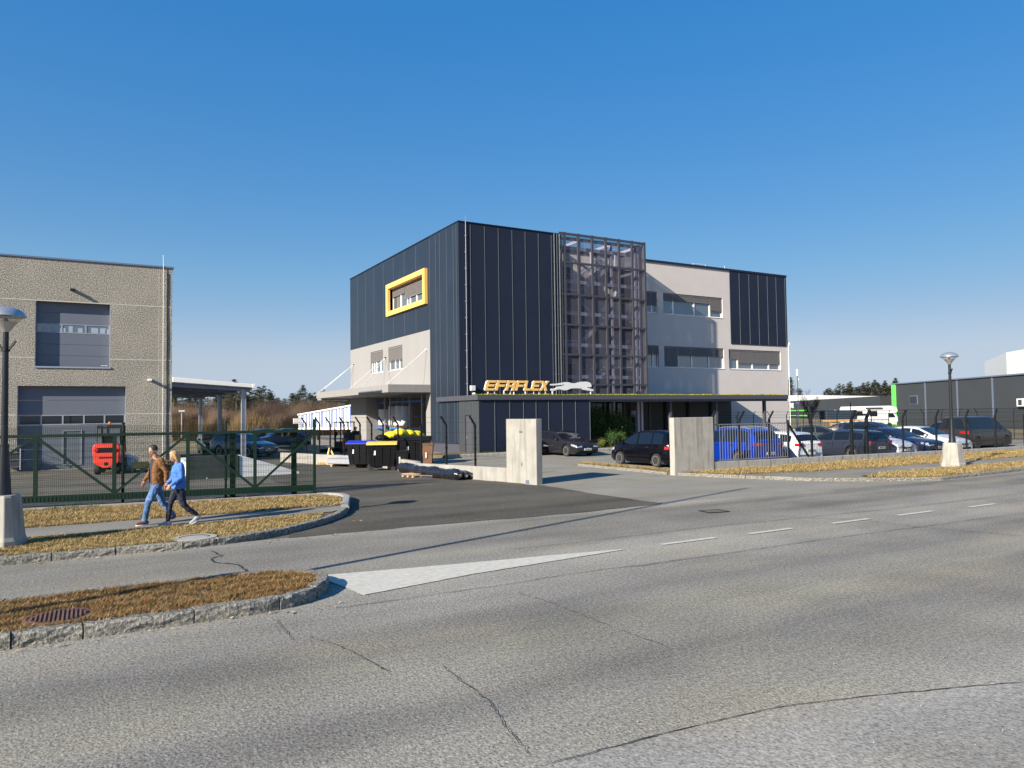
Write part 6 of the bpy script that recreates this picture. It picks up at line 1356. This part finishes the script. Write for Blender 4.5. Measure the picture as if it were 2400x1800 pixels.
def loft(mb, rings, n=20):
    vs = []; k = len(rings)
    for cx, cy, z, rx, ry in rings:
        for j in range(n):
            t = 2*PI*j/n; c, s = math.cos(t), math.sin(t); e = .85; vs.append((cx+rx*math.copysign(abs(c)**e, c), cy+ry*math.copysign(abs(s)**e, s), z))
    mb.add(vs, [(i*n+j, i*n+(j+1)%n, (i+1)*n+(j+1)%n, (i+1)*n+j) for i in range(k-1) for j in range(n)]+[tuple(range(n-1,-1,-1)), tuple((k-1)*n+j for j in range(n))])
def fuse(mb, name, mat, parent, vox=.01, cut=None, smooth=4, folds=0):
    o = mb.build(name+'_t', mat); r = o.modifiers.new('r', 'REMESH'); r.mode = 'VOXEL'; r.voxel_size = vox; r.use_smooth_shade = True
    s = o.modifiers.new('s', 'SMOOTH'); s.factor = .5; s.iterations = smooth
    if folds: crumple(o, folds, .07)
    dg = bpy.context.evaluated_depsgraph_get(); me = bpy.data.meshes.new_from_object(o.evaluated_get(dg)); bpy.data.objects.remove(o)
    if cut:
        bm = bmesh.new(); bm.from_mesh(me); bmesh.ops.delete(bm, geom=[f for f in bm.faces if cut(f.calc_center_median())], context='FACES'); bm.to_mesh(me); bm.free()
    me.polygons.foreach_set('use_smooth', [True]*len(me.polygons)); me.name = name
    if not me.materials: me.materials.append(mat)
    q = bpy.data.objects.new(name, me); C.collection.objects.link(q); q.parent = parent; return q
V = Vector
def hand(mb, w, d, side, palm, curl=.5):      # w wrist, d direction of the fingers, palm = direction the palm faces
    d = d.normalized(); palm = (palm-d*palm.dot(d)).normalized(); sd = d.cross(palm)
    for k in range(4): b = w+d*.02+sd*(k-1.5)*.014; mb.tube([b, b+d*.075], [.013,.012], 8)
    mb.ball(tuple(w+d*.045), .03, 7)
    for k, ln in enumerate((.058,.07,.075,.066)):
        b = w+d*.088+sd*(k-1.5)*.0175; a = curl*(.8+.12*k); p1 = b+(d*math.cos(a*.6)+palm*math.sin(a*.6))*ln*.45; p2 = p1+(d*math.cos(a*1.6)+palm*math.sin(a*1.6))*ln*.32; p3 = p2+(d*math.cos(a*2.3)+palm*math.sin(a*2.3))*ln*.25
        mb.tube([b, p1, p2, p3], [.0085,.0082,.0075,.006], 8)
    b = w+d*.03+sd*.032*side; p1 = b+(d*.8+sd*side*.6+palm*.3).normalized()*.035; p2 = p1+(d+palm*.5).normalized()*.028; mb.tube([b, p1, p2], [.011,.0095,.0075], 8)
def head(mb, c, f, s=1.0, fem=False):          # c centre, f facing (unit)
    sd = V((-f.y, f.x, 0)).normalized(); up_ = f.cross(sd); up_ = up_ if up_.z > 0 else -up_
    P_ = lambda a, b, z: c+(f*a+sd*b+up_*z)*s
    mb.ball(tuple(P_(-.015,0,.035)), .092*s, 14, 0, (1,.86,1.0)); mb.ball(tuple(P_(.012,0,-.01)), .076*s, 12, 0, (1,.84,1.15)); mb.ball(tuple(P_(.035,0,-.072)), .048*s, 10, 0, (.9,1,.8))
    mb.tube([P_(.076,0,.025), P_(.1,0,-.018), P_(.085,0,-.03)], [.008*s,.0135*s,.012*s], 7)
    mb.tube([P_(.074,-.03,.03), P_(.08,0,.028), P_(.074,.03,.03)], [.01*s]*3, 6); mb.ball(tuple(P_(.078,0,-.052)), .017*s, 7, 0, (.7,1.3,.8))
    for e in (-1, 1): mb.ball(tuple(P_(-.01,.078*e,0)), .026*s, 8, 0, (.8,.35,1.25))
    return P_
def face_bits(P_, par, s=1.0):
    mb = MB()
    for e in (-1, 1): mb.ball(tuple(P_(.079,.03*e,.008)), .0085*s, 7, 0, (.7,1.2,.7))
    mb.build('eyes', m_eye, par, smooth=180); mb = MB(); mb.ball(tuple(P_(.09,0,-.052)), .013*s, 7, 0, (.5,1.8,.5)); mb.build('mouth', m_lip, par, smooth=180)
def shoe(ank, toe, m_, par, pitch):
    d = (toe-ank); d.z = 0; d.normalize(); s = V((-d.y, d.x, 0)); dz = V((0,0,1)); R1 = d*math.cos(pitch)-dz*math.sin(pitch); U1 = d*math.sin(pitch)+dz*math.cos(pitch)
    P_ = lambda a, b, z: ank+R1*a+s*b+U1*z
    mb = MB(); chain(mb, [P_(-.045,0,-.045), P_(.02,0,-.04), P_(.1,0,-.06), P_(.17,0,-.068)], [.04,.046,.04,.034]); chain(mb, [P_(-.02,0,-.05), P_(-.01,0,.0)], [.045,.04])
    fuse(mb, 'shoe', m_, par, .009); mb = MB(); pts = []
    for k in range(16): t = 2*PI*k/16; pts.append((.065+.135*math.cos(t), .042*math.sin(t)*(1.1 if math.cos(t) > 0 else .85)))
    vs = [P_(a, b, z) for z in (-.105,-.082) for a, b in pts]; mb.add(vs, [tuple(range(15,-1,-1)), tuple(range(16,32))]+[(i,(i+1)%16,16+(i+1)%16,16+i) for i in range(16)]); mb.build('sole', m_sole, par)
ZP = .135
# man
mp_ = G(366, 1227, ZP); MH = PI+.22
man = thing('person', 'man in an open brown jacket and blue jeans walking hand in hand on the footpath', 'person', (mp_.x, mp_.y, ZP), MH)
hip = {1: V((0,.095,.93)), -1: V((0,-.095,.93))}
kn = {1: V((.20,.09,.5)), -1: V((-.15,-.085,.48))}; an_ = {1: V((.27,.085,.105)), -1: V((-.38,-.085,.165))}
sh_ = {1: V((-.03,.205,1.44)), -1: V((.0,-.205,1.44))}; el = {1: V((-.14,.27,1.17)), -1: V((.04,-.27,1.17))}; wr = {1: V((-.13,.27,.93)), -1: V((.18,-.25,.97))}
mb = MB(); hc = V((.075,0,1.66)); fd = V((.86,.28,-.36)).normalized(); PH = head(mb, hc, fd)
chain(mb, [V((-.01,0,1.44)), V((.02,0,1.5)), V((.045,0,1.58))], [.075,.062,.06])
loft(mb, [(0,0,.88,.11,.155),(0,0,1.0,.105,.15),(0,0,1.15,.105,.15),(0,0,1.3,.12,.17),(-.01,0,1.42,.105,.175),(-.01,0,1.48,.06,.09)])
for s in (1, -1):
    chain(mb, [sh_[s], sh_[s].lerp(el[s],.5), el[s], el[s].lerp(wr[s],.4), wr[s]], [.06,.05,.042,.04,.028])
    chain(mb, [hip[s], hip[s].lerp(kn[s],.4), kn[s], kn[s].lerp(an_[s],.35), an_[s]], [.095,.085,.058,.056,.038])
    hand(mb, wr[s], V((.05,0,-1)) if s == 1 else V((.35,0,-1)), -s if s == 1 else 1, V((.2,.98,0)) if s == 1 else V((0,1,0)), .75 if s == 1 else .5)
body = fuse(mb, 'body', m_skin, man, .0085, smooth=2); face_bits(PH, man)
mb = MB(); mb.ball(tuple(PH(-.022,0,.045)), .1, 14, 0, (1,.87,1.0)); fuse(mb, 'hair', m_hairm, man, .009, lambda c: ((c-hc).dot(fd) > .048 and c.z < hc.z+.085) or c.z < hc.z-.02+max(0,(c-hc).dot(fd))*.9)
mb = MB(); loft(mb, [(.0,0,.89,.128,.172),(.0,0,1.0,.125,.168),(.005,0,1.15,.125,.165),(.005,0,1.3,.135,.18),(0,0,1.42,.115,.17),(0,0,1.47,.07,.09)]); fuse(mb, 'shirt', m_shirt, man, .012)
mb = MB(); loft(mb, [(-.005,0,.86,.145,.19),(-.005,0,.9,.15,.198),(0,0,1.0,.158,.205),(0,0,1.15,.155,.2),(-.005,0,1.3,.158,.21),(-.02,0,1.42,.135,.2),(-.02,0,1.5,.085,.11)])
for s in (1, -1): chain(mb, [sh_[s]+V((0,-.03*s,0)), sh_[s], sh_[s].lerp(el[s],.5), el[s], el[s].lerp(wr[s],.5), wr[s]+V((0,0,.02))], [.08,.078,.066,.06,.055,.045])
mb.tube([V((.05,.1,1.5)), V((-.05,.09,1.53)), V((-.08,0,1.54)), V((-.05,-.09,1.53)), V((.05,-.1,1.5))], .022, 8)
fuse(mb, 'jacket', m_jacket, man, .012, lambda c: c.x > .035 and -.07 < c.y < .115+.02*max(0,(c.z-1.25)/.25) and c.z < 1.56, folds=.035)
mb = MB(); loft(mb, [(0,0,.97,.118,.16),(0,0,.9,.13,.175),(0,0,.83,.12,.17)])
for s in (1, -1): chain(mb, [hip[s]+V((0,0,-.03)), hip[s].lerp(kn[s],.5), kn[s], kn[s].lerp(an_[s],.4), an_[s]+V((0,0,.0))], [.108,.094,.072,.068,.06])
fuse(mb, 'jeans', m_jeans, man, .011, folds=.035)
shoe(V((.26,.085,.105)), V((.45,.09,0)), m_shoe, man, -.0); shoe(V((-.37,-.085,.15)), V((-.15,-.085,0)), m_shoe, man, .35)
# woman
bpy.context.view_layer.update()
wp = G(418, 1231, ZP); WH = PI+.12
wom = thing('person', 'woman with blonde bob in a blue sweater and dark trousers walking on the footpath', 'person', (wp.x, wp.y, ZP), WH)
bpy.context.view_layer.update()
hw = man.matrix_world @ (wr[1]+V((.01,.02,-.075))); hl_ = wom.matrix_world.inverted() @ hw
hip = {1: V((0,.09,.87)), -1: V((0,-.09,.87))}; kn = {-1: V((.16,-.08,.48)), 1: V((-.09,.08,.46))}; an_ = {-1: V((.2,-.075,.1)), 1: V((-.36,.075,.19))}
sh_ = {1: V((-.01,.175,1.34)), -1: V((.01,-.175,1.34))}; el = {1: V((.0,.235,1.07)), -1: sh_[-1].lerp(hl_,.5)+V((-.03,-.03,-.08))}; wr = {1: V((.19,.2,.93)), -1: hl_+(sh_[-1]-hl_).normalized()*.07}
mb = MB(); hc = V((.1,0,1.53)); fd = V((.84,.2,-.42)).normalized(); PH = head(mb, hc, fd, .94, True)
chain(mb, [V((0,0,1.34)), V((.03,0,1.4)), V((.06,0,1.46))], [.06,.05,.048])
loft(mb, [(0,0,.83,.12,.165),(0,0,.92,.105,.15),(0,0,1.05,.09,.13),(.01,0,1.2,.115,.15),(0,0,1.32,.095,.155),(0,0,1.38,.05,.08)])
for s in (1, -1):
    chain(mb, [sh_[s], sh_[s].lerp(el[s],.5), el[s], el[s].lerp(wr[s],.4), wr[s]], [.05,.042,.036,.034,.024])
    chain(mb, [hip[s], hip[s].lerp(kn[s],.4), kn[s], kn[s].lerp(an_[s],.35), an_[s]], [.095,.085,.055,.052,.034])
hand(mb, wr[1], V((.7,-.05,-.7)), -1, V((-.3,-.9,-.3)), .5); hand(mb, wr[-1], (hl_-wr[-1]), 1, V((0,1,0)), .9)
fuse(mb, 'body', m_skin, wom, .0085, smooth=2); face_bits(PH, wom, .94)
mb = MB(); mb.ball(tuple(PH(-.02,0,.045)), .1, 14, 0, (1.02,.92,1.0))
for e in (-1, 1): chain(mb, [PH(-.0,.075*e,.04), PH(-.0,.088*e,-.03), PH(-.005,.085*e,-.1)], [.035,.036,.028])
chain(mb, [PH(-.07,0,.04), PH(-.085,0,-.04), PH(-.075,0,-.12)], [.055,.062,.045]); chain(mb, [PH(-.05,.05,.0), PH(-.05,.055,-.12)], [.045,.04]); chain(mb, [PH(-.05,-.05,.0), PH(-.05,-.055,-.12)], [.045,.04])
fuse(mb, 'hair', m_hairw, wom, .01, lambda c: (c-hc).dot(fd) > .05 and c.z < hc.z+.075)
mb = MB(); loft(mb, [(-.005,0,.82,.145,.195),(0,0,.9,.145,.19),(0,0,1.0,.135,.178),(.005,0,1.1,.13,.172),(.015,0,1.2,.143,.175),(.005,0,1.31,.12,.17),(0,0,1.38,.075,.1),(.01,0,1.41,.065,.075)])
for s in (1, -1): chain(mb, [sh_[s]+V((0,-.03*s,-.01)), sh_[s], sh_[s].lerp(el[s],.5), el[s], el[s].lerp(wr[s],.5), wr[s]-(wr[s]-el[s]).normalized()*.02], [.07,.068,.058,.054,.048,.04])
fuse(mb, 'sweater', m_sweat, wom, .011, folds=.03)
mb = MB(); loft(mb, [(0,0,.93,.12,.165),(0,0,.85,.128,.178),(0,0,.78,.118,.168)])
for s in (1, -1): chain(mb, [hip[s]+V((0,0,-.03)), hip[s].lerp(kn[s],.5), kn[s], kn[s].lerp(an_[s],.4), an_[s]+V((0,0,.03))], [.105,.088,.066,.06,.05])
fuse(mb, 'trousers', m_trous, wom, .011, folds=.025)
shoe(V((.2,-.075,.105)), V((.4,-.08,0)), m_shoeg, wom, 0); shoe(V((-.36,.075,.175)), V((-.2,.075,0)), m_shoeg, wom, .5)
# worker standing in the yellow platform
pw = thing('person', 'worker with grey hair and dark top standing in the yellow work platform', 'person', (PLT[0], PLT[1], PLT[2]-1.05), 1.4)
mb = MB(); hc = V((0,0,1.5)); fd = V((.9,.3,-.1)).normalized(); PH = head(mb, hc, fd); chain(mb, [V((0,0,1.3)), V((0,0,1.44))], [.06,.055]); loft(mb, [(0,0,.8,.12,.17),(0,0,1.1,.12,.17),(0,0,1.28,.1,.18),(0,0,1.35,.05,.08)])
for s in (1, -1):
    chain(mb, [V((0,.19*s,1.28)), V((.05,.24*s,1.05)), V((.25,.18*s,1.0))], [.055,.045,.03]); hand(mb, V((.25,.18*s,1.0)), V((1,-.2*s,-.1)), s, V((0,0,-1)), .6)
    chain(mb, [V((0,.09*s,.8)), V((0,.09*s,.42)), V((0,.09*s,.08))], [.09,.06,.045])
fuse(mb, 'body', m_skin, pw, .01); face_bits(PH, pw); mb = MB(); mb.ball(tuple(PH(-.02,0,.045)), .1, 12, 0, (1,.9,1)); fuse(mb, 'hair', M('grey_hair', (.35,.32,.3), .8), pw, .01, lambda c: (c-hc).dot(fd) > .045 or c.z < hc.z-.01)
mb = MB(); loft(mb, [(0,0,.75,.145,.2),(0,0,1.1,.145,.19),(0,0,1.28,.125,.19),(0,0,1.35,.07,.1)])
for s in (1, -1): chain(mb, [V((0,.19*s,1.28)), V((.05,.24*s,1.05)), V((.2,.19*s,1.01))], [.07,.058,.048])
fuse(mb, 'dark_top', m_shirt, pw, .012); mb = MB()
for s in (1, -1): chain(mb, [V((0,.09*s,.8)), V((0,.09*s,.42)), V((0,.09*s,.1))], [.11,.08,.07])
fuse(mb, 'trousers', m_trous, pw, .014)
